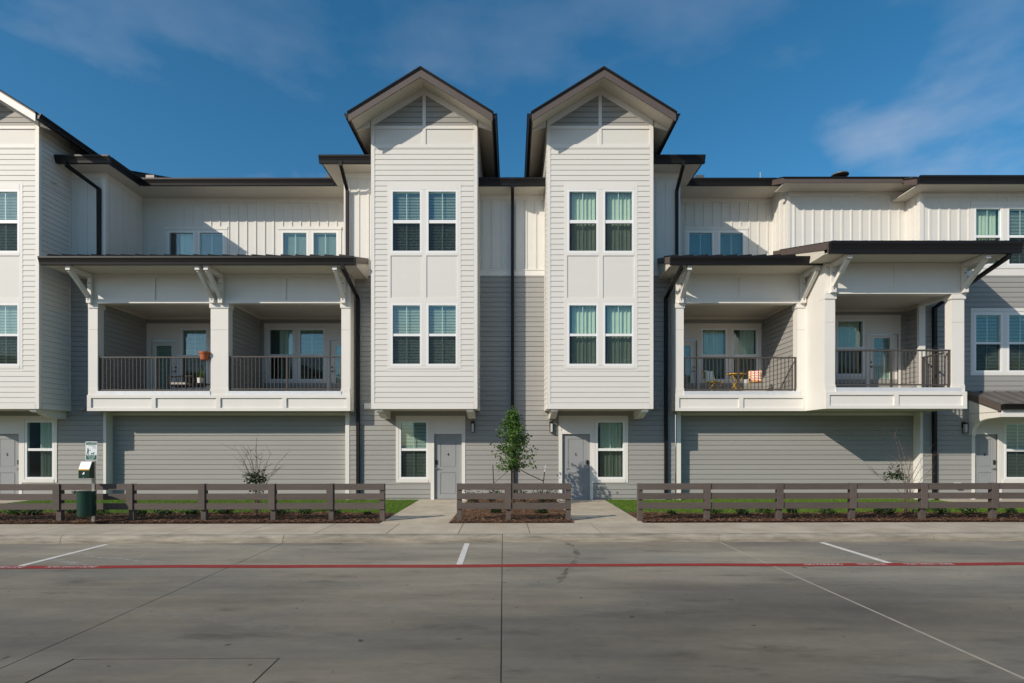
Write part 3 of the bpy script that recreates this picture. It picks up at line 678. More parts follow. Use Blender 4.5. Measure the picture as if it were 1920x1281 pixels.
# house B / C inner walls
for root, s in ((UB, -1), (UC, 1)):
    xo = s*3.725; win, dr, sur = entry(root, s > 0, xo, None)
    hw_ = [hole(*win, .73, 2.48), (dr[0], dr[1], -.2, 2.115)]
    a, b = sorted((s*5.24, 0.))
    cut = [(sur[0]+.01, sur[1]-.01, .56, 2.69), (*sorted((xo-s*1.13, xo-s*2.22)), -1, 2.19), (*sorted((s*1.065, s*4.205)), 2.86, 12)]
    front_W(root, a, b, 7.19, hw_, 'grey', cut)
    kind = 'blind' if s < 0 else 'curtain'
    window(root, *win, .73, 1.57, 1.65, 2.48, 0.0, kind)
    entry_door(root, dr[0], dr[1], .03, 2.113, .045, '4' if s < 0 else '5', -1 if s < 0 else 1)
    # band and board-and-batten storey beside the bay
    for p, q in ((1.065, 0.), (5.38, 4.205)):
        a, b = sorted((s*p, s*q))
        B('belt_board', a, b, -.036, .0, 7.19, 7.365, 'trim', root); B('belt_cap', a, b, -.052, .0, 7.366, 7.392, 'trim', root)
        zt = 9.80 if q == 0 else 10.50
        w = slab('upper_wall', a, b, 7.2, zt, .001, .06, 'white', root)
        battens(w, list(frange(a+.14, b-.05, .31)), 7.392, zt-.16, 0.001); B('frieze_board', a, b, -.028, .0005, zt-.16, zt, 'trim', root)
    lantern(root, s*1.255, 2.22)
    vent_hood(root, s*4.64, 3.0, 0., 'trim' if s < 0 else 'grey')
    vent_hood(root, s*1.02, 6.55, -.2, 'white') if False else None
# house A wall strip and its entry
win, dr, sur = entry(UA, True, -14.60, None)
wa = front_W(UA, -19, -13.11, 7.19, [hole(*win, .73, 2.48), (dr[0], dr[1], -.2, 2.115)], 'grey',
             [(sur[0]+.01, sur[1]-.01, .56, 2.69), (-16.82, -15.73, -1, 2.19), (-17.33, -14.185, 2.86, 12)])
window(UA, *win, .73, 1.57, 1.65, 2.48, 0.0, 'half'); entry_door(UA, dr[0], dr[1], .03, 2.113, .045, '3', 1)
B('belt_board', -14.18, -13.08, -.036, 0, 7.19, 7.365, 'trim', UA)
w = slab('upper_wall', -14.18, -13.08, 7.2, 10.5, .001, .06, 'white', UA); battens(w, [-13.98, -13.67, -13.36], 7.365, 10.34, .001); B('frieze_board', -14.18, -13.06, -.028, .0005, 10.34, 10.5, 'trim', UA)
slab('upper_wall', -19, -17.34, 7.2, 10.5, .001, .06, 'white', UA)
mb = MB(); mb.box(-13.14, -13.08, .06, 1.85, 7.0, 10.5); sw = mb.obj('upper_side_wall', 'white', UA); battens(sw, list(frange(.2, 1.8, .31)), 7.2, 10.34, -13.08, 'white', 'R'); B('frieze_board', -13.08, -13.055, .0, 1.8, 10.34, 10.5, 'trim', UA)
B('corner_board', -13.17, -13.05, -.027, .07, 7.366, 10.34, 'trim', UA)
vent_hood(UA, -13.72, 2.95)
mb = MB(); mb.prism([(-14.166, 9.92), (-14.03, 9.82), (-14.166, 9.82)], -.85, -.68, 'y'); mb.obj('vent_hood', 'white', UA)
mb = MB(); mb.box(-19.06, -19, 0, 10, -.1, 10.4); mb.obj('end_wall', 'white', UA)

# ---- recessed garage-side walls under the balconies, and their corner boards
for root, xa, xb, s in ((UB, -13.03, -5.35, -1), (UC, 5.42, 13.10, 1)):
    w = slab('recessed_wall', xa-.05, xb+.05, -.1, 2.83, .30, .36, 'grey', root); siding(w, xa, xb, .05, 2.83, .30, 'grey', single=True)
    B('frieze_board', xa+.002, xb-.002, .27, .2995, 2.72, 2.82, 'trim', root)
    xo, xi = (xa, xb) if s < 0 else (xb, xa)
    a, b = sorted((xo, xo+s*.03)); B('return_wall', a, b, .0, .30, -.05, 2.82, 'trim', root)
    a, b = sorted((xo-s*.002, xo+s*.085)); B('corner_board', a, b, -.034, -.0005, -.05, 2.82, 'trim', root)
    a, b = sorted((xi, xi-s*.13)); B('corner_board', a, b, -.034, .01, -.05, 2.82, 'trim', root)
    a, b = sorted((xi, xi-s*.03)); B('return_wall', a, b, .0105, .30, -.05, 2.82, 'trim', root)

# ---- balconies
def balcony(root, x0, x1, Yf, Yb, cols, batt, hb=6.185, ztop=7.08, openR=False):
    zf, zb = 3.317, 2.823
    mb = MB(); mb.box(x0, x1, Yf, Yf+.12, zb, zf); base = mb.obj('balcony_base', 'trim', root)
    B('base_rail', x0-.004, x1+.004, Yf-.040, Yf-.0005, 3.222, 3.32, 'trim', base); B('base_rail', x0-.004, x1+.004, Yf-.040, Yf-.0005, zb-.003, 2.915, 'trim', base)
    for c in batt: B('base_batten', c-.065, c+.065, Yf-.0395, Yf-.0005, 2.916, 3.2215, 'trim', base)
    for c in (x0-.003, x1-.117): B('base_batten', c, c+.12, Yf-.0395, Yf-.0005, 2.916, 3.2215, 'trim', base)
    mb = MB(); mb.box(x0+.002, x1-.002, Yf+.121, max(Yb, .3)-.002, zb+.012, zb+.04); mb.obj('balcony_soffit', 'soffit', root)
    mb = MB(); mb.box(x0+.002, x1-.002, Yf+.121, Yb, 3.28, 3.40); mb.obj('balcony_floor', 'deck', root)
    mb = MB(); mb.box(x0, x1, Yf, Yf+.25, hb, ztop); hd = mb.obj('header_beam', 'trim', root)
    B('header_rail', x0-.004, x1+.004, Yf-.040, Yf-.0005, hb-.004, hb+.10, 'trim', hd)
    B('header_rail', x0-.004, x1+.004, Yf-.040, Yf-.0005, ztop-.10, ztop-.001, 'trim', hd)
    for c in batt[::1]:
        if all(not (a-.1 < c < b+.1) for a, b in cols): B('header_batten', c-.045, c+.045, Yf-.0395, Yf-.0005, hb+.101, ztop-.101, 'trim', hd)
    for a, b in cols:
        mb = MB(); mb.box(a, b, Yf, Yf+.27, zf, hb); c = mb.obj('column', 'trim', root)
        B('column_cap', a-.03, b+.03, Yf-.03, Yf+.30, hb-.145, hb-.0045, 'trim', c); B('cap_fillet', a-.012, b+.012, Yf-.012, Yf+.282, hb-.165, hb-.1455, 'trim', c)
        B('column_plinth', a-.012, b+.012, Yf-.014, Yf+.284, zf+.004, zf+.20, 'trim', c)
        B('board_joint', a-.001, b+.001, Yf-.001, Yf+.02, 5.355, 5.360, 'joint', c)
    return base
YS, YD, YBK, YDK = -.5, -1.58, 1.85, .70
balcony(UB, -13.25, -5.05, YS, YBK, [(-13.2, -12.95), (-9.417, -8.867), (-5.333, -5.075)], [-11.18, -9.16, -7.10])
balcony(UC, 5.10, 9.19, YS, YBK, [(5.11, 5.367), (8.917, 9.165)], [7.15])
balcony(UC, 9.18, 13.31, YD, YDK, [(9.19, 9.475), (12.90, 13.26)], [11.25])
# flashing strips
for a, b, y, root in ((-12.95, -9.417, YS, UB), (-8.90, -5.325, YS, UB), (5.367, 8.99, YS, UC), (9.475, 13.14, YD, UC)):
    mb = MB(); mb.prism([(y-.030, 3.32), (y-.034, 3.44), (y+.10, 3.455), (y+.10, 3.32)], a, b, 'x'); mb.obj('flashing', 'flash', root)
# side panels of the balconies
mb = MB(); mb.box(-5.075, -5.05, YS+.002, -.022, 2.823, 7.08); mb.obj('balcony_side', 'trim', UB)
mb = MB(); mb.box(5.10, 5.125, YS+.002, -.022, 2.823, 7.08); mb.obj('balcony_side', 'trim', UC)
mb = MB(); mb.box(9.166, 9.19, YD+.002, YS+.02, 2.823, 7.08); mb.obj('balcony_side', 'trim', UC)
B('balcony_side', -13.249, -13.20, YS+.003, -.022, 2.823, 7.08, 'trim', UB)
B('header_beam', 13.02, 13.25, YD+.251, -.022, 6.20, 7.08, 'trim', UC); B('back_post', 13.0, 13.2, -.12, -.022, 3.40, 6.199, 'trim', UC)
B('balcony_base', 13.28, 13.31, YD+.121, -.022, 2.823, 3.317, 'trim', UC)
# interiors: walls, ceilings
def lining(root, x0, x1, Yb, y0, side, holes, sur, wins, doors):
    """back wall of one balcony with its white window and door surround; side = x of the sided wall in view"""
    w = slab('balcony_back_wall', x0, x1, 3.3, 6.40, Yb, Yb+.06, 'grey', root, holes)
    siding(w, x0, x1, 3.4, 6.30, Yb, 'grey', [(sur[0]+.01, sur[1]-.01, sur[2], sur[3]-.01)], single=False)
    mb = MB(); mb.box(x0, x1, y0, Yb, 6.30, 6.33); mb.obj('balcony_ceiling', 'soffit', root)
    B('cornice', x0+.03, x1-.03, Yb-.035, Yb-.021, 6.20, 6.299, 'soffit', root)
    slab('balcony_surround', sur[0], sur[1], sur[2], sur[3], Yb-.022, Yb, 'trim', root, holes)
    B('head_board', sur[0], sur[1], Yb-.036, Yb-.0225, sur[3]-.12, sur[3]+.002, 'trim', root)
def sidewall(root, xx, y0, y1, face, name='balcony_side_wall', single=True):
    mb = MB(); a, b = (xx-.06, xx) if face == 'R' else (xx, xx+.06); mb.box(a, b, y0, y1, 3.3, 6.40); w = mb.obj(name, 'grey', root)
    siding(w, y0+.01, y1-.02, 3.4, 6.29, xx, 'grey', (), face, single)
    a, b = (xx, xx+.034) if face == 'R' else (xx-.034, xx); B('cornice', a, b, y0+.02, y1-.04, 6.20, 6.299, 'soffit', root)
zr = lambda py: Z(py, YBK); xr_ = lambda px: X(px, YBK)
FL = 3.42; DT = 5.47
# left room
wl = (xr_(343), xr_(387)); dl = (xr_(284), xr_(333)); wz = (zr(727), zr(670.5), zr(666), zr(619))
h1 = [hole(*wl, wz[0], wz[3]), (dl[0], dl[1], 3, DT)]
lining(UB, -12.98, -9.15, YBK, YS+.25, None, h1, (xr_(275), xr_(400), FL, 6.06), 0, 0); window(UB, *wl, *wz, YBK, 'blind')
glazed_door(UB, dl[0]+.01, dl[1]-.01, FL, DT-.01, YBK+.03, 1, xr_(292), xr_(321), FL+.18, zr(648)); B('door_casing', dl[0]-.07, dl[1]+.07, YBK-.034, YBK-.0225, DT, DT+.09, 'trim', UB)
sidewall(UB, -12.96, YS+.27, YBK, 'R')
# second room
w1, w2 = (xr_(506), xr_(549)), (xr_(563), xr_(606)); dl = (xr_(618.5), xr_(668)); wz2 = (zr(711), zr(670), zr(664.5), zr(619))
h2 = [hole(*w1, wz2[0], wz2[3]), hole(*w2, wz2[0], wz2[3]), (dl[0], dl[1], 3, DT)]
lining(UB, -9.05, -5.10, YBK, YS+.25, None, h2, (xr_(496), -5.12, 3.95, 6.06), 0, 0)
for w_ in (w1, w2): window(UB, *w_, *wz2, YBK, 'half' if w_ is w1 else 'blind')
glazed_door(UB, dl[0]+.01, dl[1]-.01, FL, DT-.01, YBK+.03, -1, xr_(629), xr_(657), FL+.18, zr(648)); B('door_casing', dl[0]-.07, dl[1]+.04, YBK-.034, YBK-.0225, DT, DT+.09, 'trim', UB)
B('door_casing', dl[0]-.10, dl[0], YBK-.034, YBK, FL, DT, 'trim', UB)
sidewall(UB, -8.93, YS+.27, YBK, 'R')
# right shallow room
w1, w2 = (xr_(1317.7), xr_(1360)), (xr_(1375), xr_(1417.7)); dl = (xr_(1256), xr_(1306.5))
h3 = [hole(*w1, wz2[0], wz2[3]), hole(*w2, wz2[0], wz2[3]), (dl[0], dl[1], 3, DT)]
lining(UC, 5.12, 8.93, YBK, YS+.25, None, h3, (5.14, xr_(1427), 3.95, 6.06), 0, 0)
for w_ in (w1, w2): window(UC, *w_, *wz2, YBK, 'curtain' if w_ is w1 else 'half')
glazed_door(UC, dl[0]+.01, dl[1]-.01, FL, DT-.01, YBK+.03, 1, xr_(1266), xr_(1295), FL+.18, zr(648)); B('door_casing', dl[0]-.04, dl[1]+.07, YBK-.034, YBK-.0225, DT, DT+.09, 'trim', UC)
B('door_casing', dl[1], dl[1]+.10, YBK-.034, YBK, FL, DT, 'trim', UC)
sidewall(UC, 8.93, YS+.27, YBK, 'Lf')
# deep corner room
xd = lambda px: X(px, YDK); zd = lambda py: Z(py, YDK)
w1 = (xd(1571), xd(1616.7)); dl = (xd(1629), xd(1684)); wzd = (zd(701), zd(656), zd(650.6), zd(603))
h4 = [hole(*w1, wzd[0], wzd[3]), (dl[0], dl[1], 3, DT)]
lining(UC, 9.25, 13.12, YDK, YD+.25, None, h4, (10.6, xd(1688), 3.95, 6.09), 0, 0); window(UC, *w1, *wzd, YDK, 'curtain')
glazed_door(UC, dl[0]+.01, dl[1]-.01, FL, DT-.01, YDK+.03, -1, xd(1639.5), xd(1670), FL+.16, zd(634)); B('door_casing', dl[0]-.07, dl[1]+.02, YDK-.034, YDK-.0225, DT, DT+.09, 'trim', UC)
B('door_casing', dl[1]-.0, dl[1]+.06, YDK-.034, YDK, FL, DT, 'trim', UC); B('door_casing', dl[0]-.10, dl[0], YDK-.034, YDK, FL, DT, 'trim', UC)
sidewall(UC, 13.14, -.02, YDK, 'Lf'); mb = MB(); mb.box(9.19, 9.25, YD+.27, YDK, 3.3, 6.4); mb.obj('balcony_side_wall', 'grey', UC)
# railings
railing(UB, -12.945, -9.42, YS+.07, Z(732, YS), Z(668.3, YS), [-12.92, -11.17, -9.45]); railing(UB, -8.865, -5.336, YS+.07, Z(730.5, YS), Z(667.3, YS), [-8.84, -7.06, -5.36])
railing(UC, 5.37, 8.915, YS+.07, Z(731.5, YS), Z(669, YS), [5.40, 7.09, 8.89]); railing(UC, 9.478, 12.898, YD+.07, Z(722.5, YD), Z(655, YD), [9.5, 11.17, 12.87])
railing(UC, YD+.28, -.14, 13.08, Z(722.5, YD), Z(655, YD), [-.17], 'y')
# knee braces
for root, lst in ((UB, (-13.13, -9.31, -9.05, -5.245)), (UC, (5.25, 9.05))):
    for xk in lst: knee_brace(root, xk, YS-.025, -1.46, 7.075, 6.165)
for xk in (9.36, 13.20): knee_brace(UC, xk, YD-.025, -2.50, 7.075, 6.20)
# balcony roofs
def lean_roof(root, x0, x1, yf, yb, z0, sl, mt='metalroof', soff=7.082, yh=None, rake=(), seam0=.2, sh=.07):
    z = lambda y: z0+sl*(y-yf)
    mb = MB(); mb.prism([(yf+.10, z(yf+.10)-.06), (yb, z(yb)-.06), (yb, z(yb)), (yf+.10, z(yf+.10))], x0, x1, 'x'); rf = mb.obj('balcony_roof', mt, root)
    me = None; x = x0+seam0
    mb = MB(); mb.prism([(yf+.06, z(yf+.06)+.001), (yb, z(yb)+.001), (yb, z(yb)+sh), (yf+.10, z(yf+.10)+sh), (yf+.06, z(yf+.06)+.02)], -.012, .012, 'x')
    first = None
    while x < x1-.05:
        if first is None: first = mb.obj('roof_seam', 'gutter', rf, (0, 0, 0)); first.location = Vector((x, 0, 0))-WLOC[rf]; WLOC[first] = Vector((x, 0, 0))
        else:
            o = bpy.data.objects.new('roof_seam', first.data); reg(o, (x, 0, 0), rf)
        x += .43
    mb = MB(); mb.box(x0+.03, x1-.03, yf+.15, min(yb, 0.0), soff, soff+.02); mb.obj('eave_soffit', 'soffit', root)
    B('eave_fascia', x0+.005, x1-.005, yf+.12, yf+.149, soff-.01, z0, 'brown', root)
    for xx, s in rake:
        mb = MB(); a, b = sorted((xx, xx+s*.03)); mb.prism([(yf+.13, z(yf+.13)-.005), (yf+.13, z(yf+.13)-.20), (yb, z(yb)-.17), (yb, z(yb)-.005)], a, b, 'x'); mb.obj('rake_fascia', 'brown', rf)
        mb = MB(); a, b = sorted((xx-s*.02, xx-s*.001)); mb.prism([(yf+.31, soff), (yb, soff), (yb, z(yb)-.08), (yf+.31, z(yf+.31)-.08)], a, b, 'x'); mb.obj('rake_infill', 'soffit', rf)
    return rf
lean_roof(UB, -13.88, -4.64, -1.60, 1.84, 7.28, .30, rake=((-4.64, 1),)); gutter_x(UB, -13.90, -4.63, -1.60, 7.06, 7.295)
lean_roof(UC, 4.70, 9.16, -1.60, 1.84, 7.28, .30, rake=((4.70, -1),)); gutter_x(UC, 4.66, 9.15, -1.60, 7.06, 7.295)
lean_roof(UC, 8.74, 14.0, -2.62, .69, 7.335, .27, rake=((8.74, -1), (14.0, 1)), soff=7.09, sh=.055); gutter_x(UC, 8.76, 14.02, -2.66, 7.03, 7.36)
# ---- third-floor recessed walls
w1, w2 = (xr_(318), xr_(363)), (xr_(375), xr_(418)); w3, w4 = (xr_(531), xr_(575)), (xr_(588), xr_(631)); zt3 = zr(437); zb3 = 8.0
def upper(root, x0, x1, Yw, zt, groups, kinds, bat0, zbase=7.2):
    hs = [hole(a, b, zb3, zt3) for g in groups for a, b in g]; cut = []
    for g in groups: cut.append((g[0][0]-.17, g[-1][1]+.17, zb3-.2, zt3+.21))
    w = slab('upper_wall', x0, x1, zbase, zt, Yw, Yw+.06, 'white', root, hs)
    battens(w, list(frange(bat0, x1-.05, .318)), zbase, zt-.14, Yw, 'white', 'F', cut); B('frieze_board', x0, x1, Yw-.03, Yw-.0005, zt-.14, zt, 'trim', root)
    i = 0
    for g, c in zip(groups, cut):
        slab('window_surround', c[0], c[1], c[2], c[3], Yw-.026, Yw, 'trim', root, [hole(a, b, zb3, zt3) for a, b in g]); B('head_cap', c[0]-.01, c[1]+.01, Yw-.04, Yw-.0265, c[3]-.10, c[3]+.003, 'trim', root)
        for a, b in g: window(root, a, b, zb3, zb3, zb3, zt3, Yw, kinds[i], slat=.035); i += 1
upper(UB, -13.08, -5.30, YBK, 10.5, [[w1, w2], [w3, w4]], ['half', 'blind', 'blind', 'blind'], -12.9)
w5 = (xr_(1292), xr_(1335)); w6 = (xr_(1350), xr_(1393))
upper(UC, 5.30, 9.22, YBK, 10.5, [[w5, w6]], ['blind', 'blind'], 5.55)
mb = MB(); mb.box(-5.38, -5.32, .06, 1.85, 7.0, 10.5); mb.obj('upper_side_wall', 'white', UB); mb = MB(); mb.box(5.32, 5.38, .06, 1.85, 7.0, 10.5); mb.obj('upper_side_wall', 'white', UC)
for root, s in ((UB, -1), (UC, 1)):
    a, b = sorted((s*5.31, s*5.40)); B('corner_board', a, b, -.027, .07, 7.393, 10.34, 'trim', root)
# mid section and its left return
w = slab('upper_wall', 9.22, 13.13, 7.2, 10.2, YDK, YDK+.06, 'white', UC); battens(w, list(frange(9.42, 13.0, .318)), 7.2, 10.06, YDK); B('frieze_board', 9.22, 13.13, YDK-.03, YDK-.0005, 10.06, 10.2, 'trim', UC)
mb = MB(); mb.box(9.22, 9.28, YDK+.06, YBK, 7.0, 10.5); sw = mb.obj('upper_side_wall', 'white', UC); battens(sw, [1.0, 1.31, 1.62], 7.2, 10.3, 9.22, 'white', 'Lf')
B('corner_board', 9.19, 9.29, YDK-.027, YDK+.08, 7.2, 10.06, 'trim', UC)
# ---- house D front
w1 = (X(1829, 0), X(1875.5, 0)); w2 = (X(1891, 0), X(1937.5, 0)); z3 = (Z(495, 0), Z(446, 0), Z(441.5, 0), Z(392, 0)); z2 = (Z(695, 0), Z(645.6, 0), Z(641.5, 0), Z(591, 0))
wd = (X(1848, 0), X(1893, 0)); dd = (X(1826, 0), X(1869, 0))
wd = (15.87, 16.68); dd = (14.86, 15.60)
hs = [hole(a, b, z2[0], z2[3]) for a, b in (w1, w2)]+[hole(*wd, .73, 2.44), (dd[0], dd[1], -.2, 2.10)]
t2 = (w1[0]-.17, w2[1]+.17, z2[0]-.15, z2[3]+.21)
front_W(UD, 13.20, 19, 7.19, hs, 'grey', [t2, (14.76, 17.0, -1, 2.9), (13.31, 13.5, 0, 0)])
slab('window_surround', *t2[:2], *t2[2:], -.026, 0, 'trim', UD, hs); B('head_cap', t2[0]-.01, t2[1]+.01, -.04, -.0265, t2[3]-.10, t2[3]+.003, 'trim', UD)
for a, b in (w1, w2): window(UD, a, b, *z2, 0, 'blind')
slab('entry_surround', 14.76, 17.0, .5, 2.9, -.022, 0, 'trim', UD, [hole(*wd, .73, 2.44), (14.79, 15.66, -1, 2.18)])
for a, b in ((14.76, 14.86), (15.60, 15.72)): B('door_casing', a, b, -.034, .05, 0, 2.18, 'trim', UD)
B('door_casing', 14.76, 15.72, -.036, .05, 2.10, 2.19, 'trim', UD); window(UD, *wd, .73, 1.55, 1.63, 2.44, 0, 'blind'); entry_door(UD, dd[0], dd[1], .03, 2.098, .045, '6', 1)
B('window_sill', 15.75, 16.8, -.046, -.0225, .54, .66, 'trim', UD)
B('belt_board', 13.2, 19, -.036, 0, 7.19, 7.40, 'trim', UD)
t3 = (w1[0]-.17, w2[1]+.17, z3[0]-.15, z3[3]+.21); hs3 = [hole(a, b, z3[0], z3[3]) for a, b in (w1, w2)]
w = slab('upper_wall', 13.13, 19, 7.2, 9.87, .001, .06, 'white', UD, hs3); battens(w, list(frange(13.42, 18.9, .315)), 7.4, 9.73, .001, 'white', 'F', [t3]); B('frieze_board', 13.13, 19, -.028, .0005, 9.73, 9.87, 'trim', UD)
slab('window_surround', *t3, -.026, 0.001, 'trim', UD, hs3); B('head_cap', t3[0]-.01, t3[1]+.01, -.04, -.0265, t3[3]-.10, t3[3]+.003, 'trim', UD)
for a, b in (w1, w2): window(UD, a, b, *z3, .001, 'curtain' if a < 15.5 else 'blind')
mb = MB(); mb.box(13.13, 13.19, .06, .75, 7.0, 10.0); sw = mb.obj('upper_side_wall', 'white', UD); battens(sw, [.25, .5], 7.2, 9.8, 13.13, 'white', 'Lf'); B('corner_board', 13.09, 13.22, -.030, .09, 7.41, 9.73, 'trim', UD)
mb = MB(); mb.box(19, 19.06, 0, 10, -.1, 10); mb.obj('end_wall', 'white', UD)
lantern(UD, 14.49, 2.20); vent_hood(UD, 14.3, .45, 0, 'trim')
# canopy over its door
cz = lambda y: 3.48+.40*y
mb = MB(); mb.prism([(-1.26, cz(-1.26)-.05), (-.0, cz(0)-.05), (0, cz(0)), (-1.26, cz(-1.26))], 14.60, 17.6, 'x'); cn_ = mb.obj('door_canopy', 'metalroof', UD)
for xs_ in frange(14.62, 17.55, .42):
    mb = MB(); mb.prism([(-1.25, cz(-1.25)+.001), (-.022, cz(-.022)+.001), (-.022, cz(-.022)+.032), (-1.25, cz(-1.25)+.032)], xs_-.012, xs_+.012, 'x'); mb.obj('roof_seam', 'metalroof', cn_)
mb = MB(); mb.prism([(-1.25, cz(-1.25)-.052), (-.022, cz(-.022)-.052), (-.022, cz(0)-.23), (-1.25, cz(-1.25)-.20)], 14.605, 14.64, 'x'); mb.obj('rake_fascia', 'brown', cn_)
mb = MB(); mb.prism([(-1.40+.15-d, z) for d, z in gutter_prof(2.82, 2.985)], 14.62, 17.6, 'x'); mb.obj('canopy_gutter', 'gutter', cn_)
mb = MB(); mb.box(14.66, 17.6, -1.22, -.022, 2.74, 2.77); mb.obj('canopy_soffit', 'soffit', cn_)
mb = MB(); mb.box(14.66, 17.6, -1.23, -1.10, 2.60, 2.82); mb.obj('canopy_beam', 'trim', cn_)
pr = [(-.024, 2.06), (-.16, 2.06), (-.17, 2.18)]+[(-.17-.72*(1-math.cos(t)), 2.18+.40*math.sin(t)) for t in [k*math.pi/2/8 for k in range(1, 9)]]+[(-1.20, 2.60), (-1.20, 2.78), (-.024, 3.20)]
mb = MB(); mb.prism(pr, 14.66, 14.78, 'x'); mb.obj('canopy_bracket', 'trim', cn_)

# ---- main roofs, eaves, gutters and downspouts
GT, GB = 10.735, 10.505
def roof_poly(root, name, polys, m='shingle'):
    mb = MB()
    for p in polys: mb.face(p)
    return mb.obj(name, m, root)
def corner_roof(root, xc, xin, s):
    """hipped eave over the projecting strip beside a bay; xc eave corner, xin inner end, s = outward direction"""
    yE, yR = -.65, .80; q = abs(xin-xc); sl = .38; z = lambda d: GT-.02+sl*d
    H = (xin, yE+q, z(q)); V2 = (xin, yR+q, z(q))
    roof_poly(root, 'hip_roof', [[(xc, yE+.05, z(0)), (xin, yE+.05, z(0)), H], [(xc, yE+.05, z(0)), H, V2, (xc, yR, z(0))]])
    a, b = sorted((xc-s*.10, xin)); B('eave_soffit', a, b, yE+.10, .0, GB-.004, GB+.02, 'soffit', root); 
    a, b = sorted((xc-s*.10, xc-s*.62)); B('eave_soffit', a, b, .0005, yR+.1, GB-.004, GB+.02, 'soffit', root)
    a, b = sorted((xc, xin)); gutter_x(root, a, b, yE-.05, GB, GT); gutter_y(root, xc+s*.0, yE+.10, yR+.12, GB, GT, s)
corner_roof(UA, -12.47, -14.17, 1); corner_roof(UB, -5.985, -4.2, -1); corner_roof(UC, 5.985, 4.2, 1)
gutter_x(UB, -12.47, -5.985, .80, GB, GT); B('eave_soffit', -13.07, -5.40, .93, 1.85, GB-.004, GB+.02, 'soffit', UB)
gutter_x(UC, 5.985, 8.88, .80, GB, GT); B('eave_soffit', 5.40, 9.22, .93, 1.85, GB-.004, GB+.02, 'soffit', UC)
sl = .38
roof_poly(UB, 'main_roof', [[(-12.47, .85, GT-.02), (-3.5, .85, GT-.02), (-3.5, 8, GT+sl*7.15), (-12.47, 8, GT+sl*7.15)], [(-1.0, -.55, 10.0), (0, -.55, 10.0), (0, 8, 10+sl*8.5), (-1.0, 8, 10+sl*8.5)], [(-4.4, 2, 11.1), (0, 2, 11.0), (0, 8, 13.3), (-4.4, 8, 13.3)]])
roof_poly(UC, 'main_roof', [[(3.5, .85, GT-.02), (8.9, .85, GT-.02), (8.9, 8, GT+sl*7.15), (3.5, 8, GT+sl*7.15)], [(0, -.55, 10.0), (1.0, -.55, 10.0), (1.0, 8, 10+sl*8.5), (0, 8, 10+sl*8.5)], [(4.4, 2, 11.1), (0, 2, 11.0), (0, 8, 13.3), (4.4, 8, 13.3)]])
for root, s in ((UB, -1), (UC, 1)):
    a, b = sorted((0, s*1.03)); B('eave_soffit', a, b, -.58, .0, 9.786, 9.81, 'soffit', root)
gutter_x(UB, -1.03, -.001, -.70, 9.80, 10.03); gutter_x(UC, .001, 1.03, -.70, 9.80, 10.03)
# C mid: plain brown fascia with a shingle edge
B('eave_soffit', 8.78, 13.12, .03, YDK, 10.20, 10.222, 'soffit', UC); B('eave_fascia', 8.75, 12.599, 0.0, .028, 10.185, 10.36, 'brown', UC); mb = MB(); mb.prism([(.0285, 10.185), (.90, 10.52), (.90, 10.72), (.0285, 10.36)], 8.75, 8.778, 'x'); mb.obj('rake_fascia', 'brown', UC)
roof_poly(UC, 'main_roof', [[(8.72, -.03, 10.372), (13.0, -.03, 10.372), (13.0, 8, 10.372+sl*8), (8.72, 8, 10.372+sl*8)], [(8.72, -.03, 10.345), (13.0, -.03, 10.345), (13.0, -.03, 10.372), (8.72, -.03, 10.372)]])
B('drip_edge', 8.72, 12.599, -.034, -.0005, 10.335, 10.368, 'gutter', UC)
# D
gutter_x(UD, 12.62, 19, -.70, 9.87, 10.10); B('eave_soffit', 12.66, 19, -.58, 0, 9.866, 9.89, 'soffit', UD); B('eave_soffit', 12.66, 13.12, .0005, .7, 9.866, 9.89, 'soffit', UD); mb = MB(); mb.prism([(-.56, 9.865), (.06, 10.15), (.06, 10.36), (-.56, 10.10)], 12.60, 12.63, 'x'); mb.obj('rake_fascia', 'brown', UD)
roof_poly(UD, 'main_roof', [[(12.55, -.6, 10.08), (19.2, -.6, 10.08), (19.2, 8, 10.08+sl*8.6), (12.55, 8, 10.08+sl*8.6)]])
roof_poly(UA, 'main_roof', [[(-19.2, -.6, 10.70), (-14.2, -.6, 10.70), (-14.2, 8, 13.9), (-19.2, 8, 13.9)]])
gutter_x(UA, -19.2, -17.4, -.70, GB, GT)
# vents on the roofs
mb = MB(); mb.lathe([(.10, 0), (.10, .30), (.11, .30), (.11, .32)], (11.12, 1.0, 10.55)); rv = mb.obj('roof_vent', 'gutter', UC)
mb = MB(); mb.lathe([(.14, 0), (.28, .03), (.27, .07), (.12, .13), (.02, .14)], (11.12, 1.0, 10.86)); mb.obj('vent_cap', 'metalroof', rv)
mb = MB(); mb.tube([(8.42, 1.0, 10.7), (8.42, 1.0, 11.0)], .025, 8); mb.obj('vent_pipe', 'steel', UC)
for xx, root in ((-12.35, UB), (-6.2, UB), (6.42, UC)): mb = MB(); mb.box(xx-.14, xx+.14, 1.1, 1.4, 10.75, 10.97); mb.obj('roof_vent', 'metalroof', root)
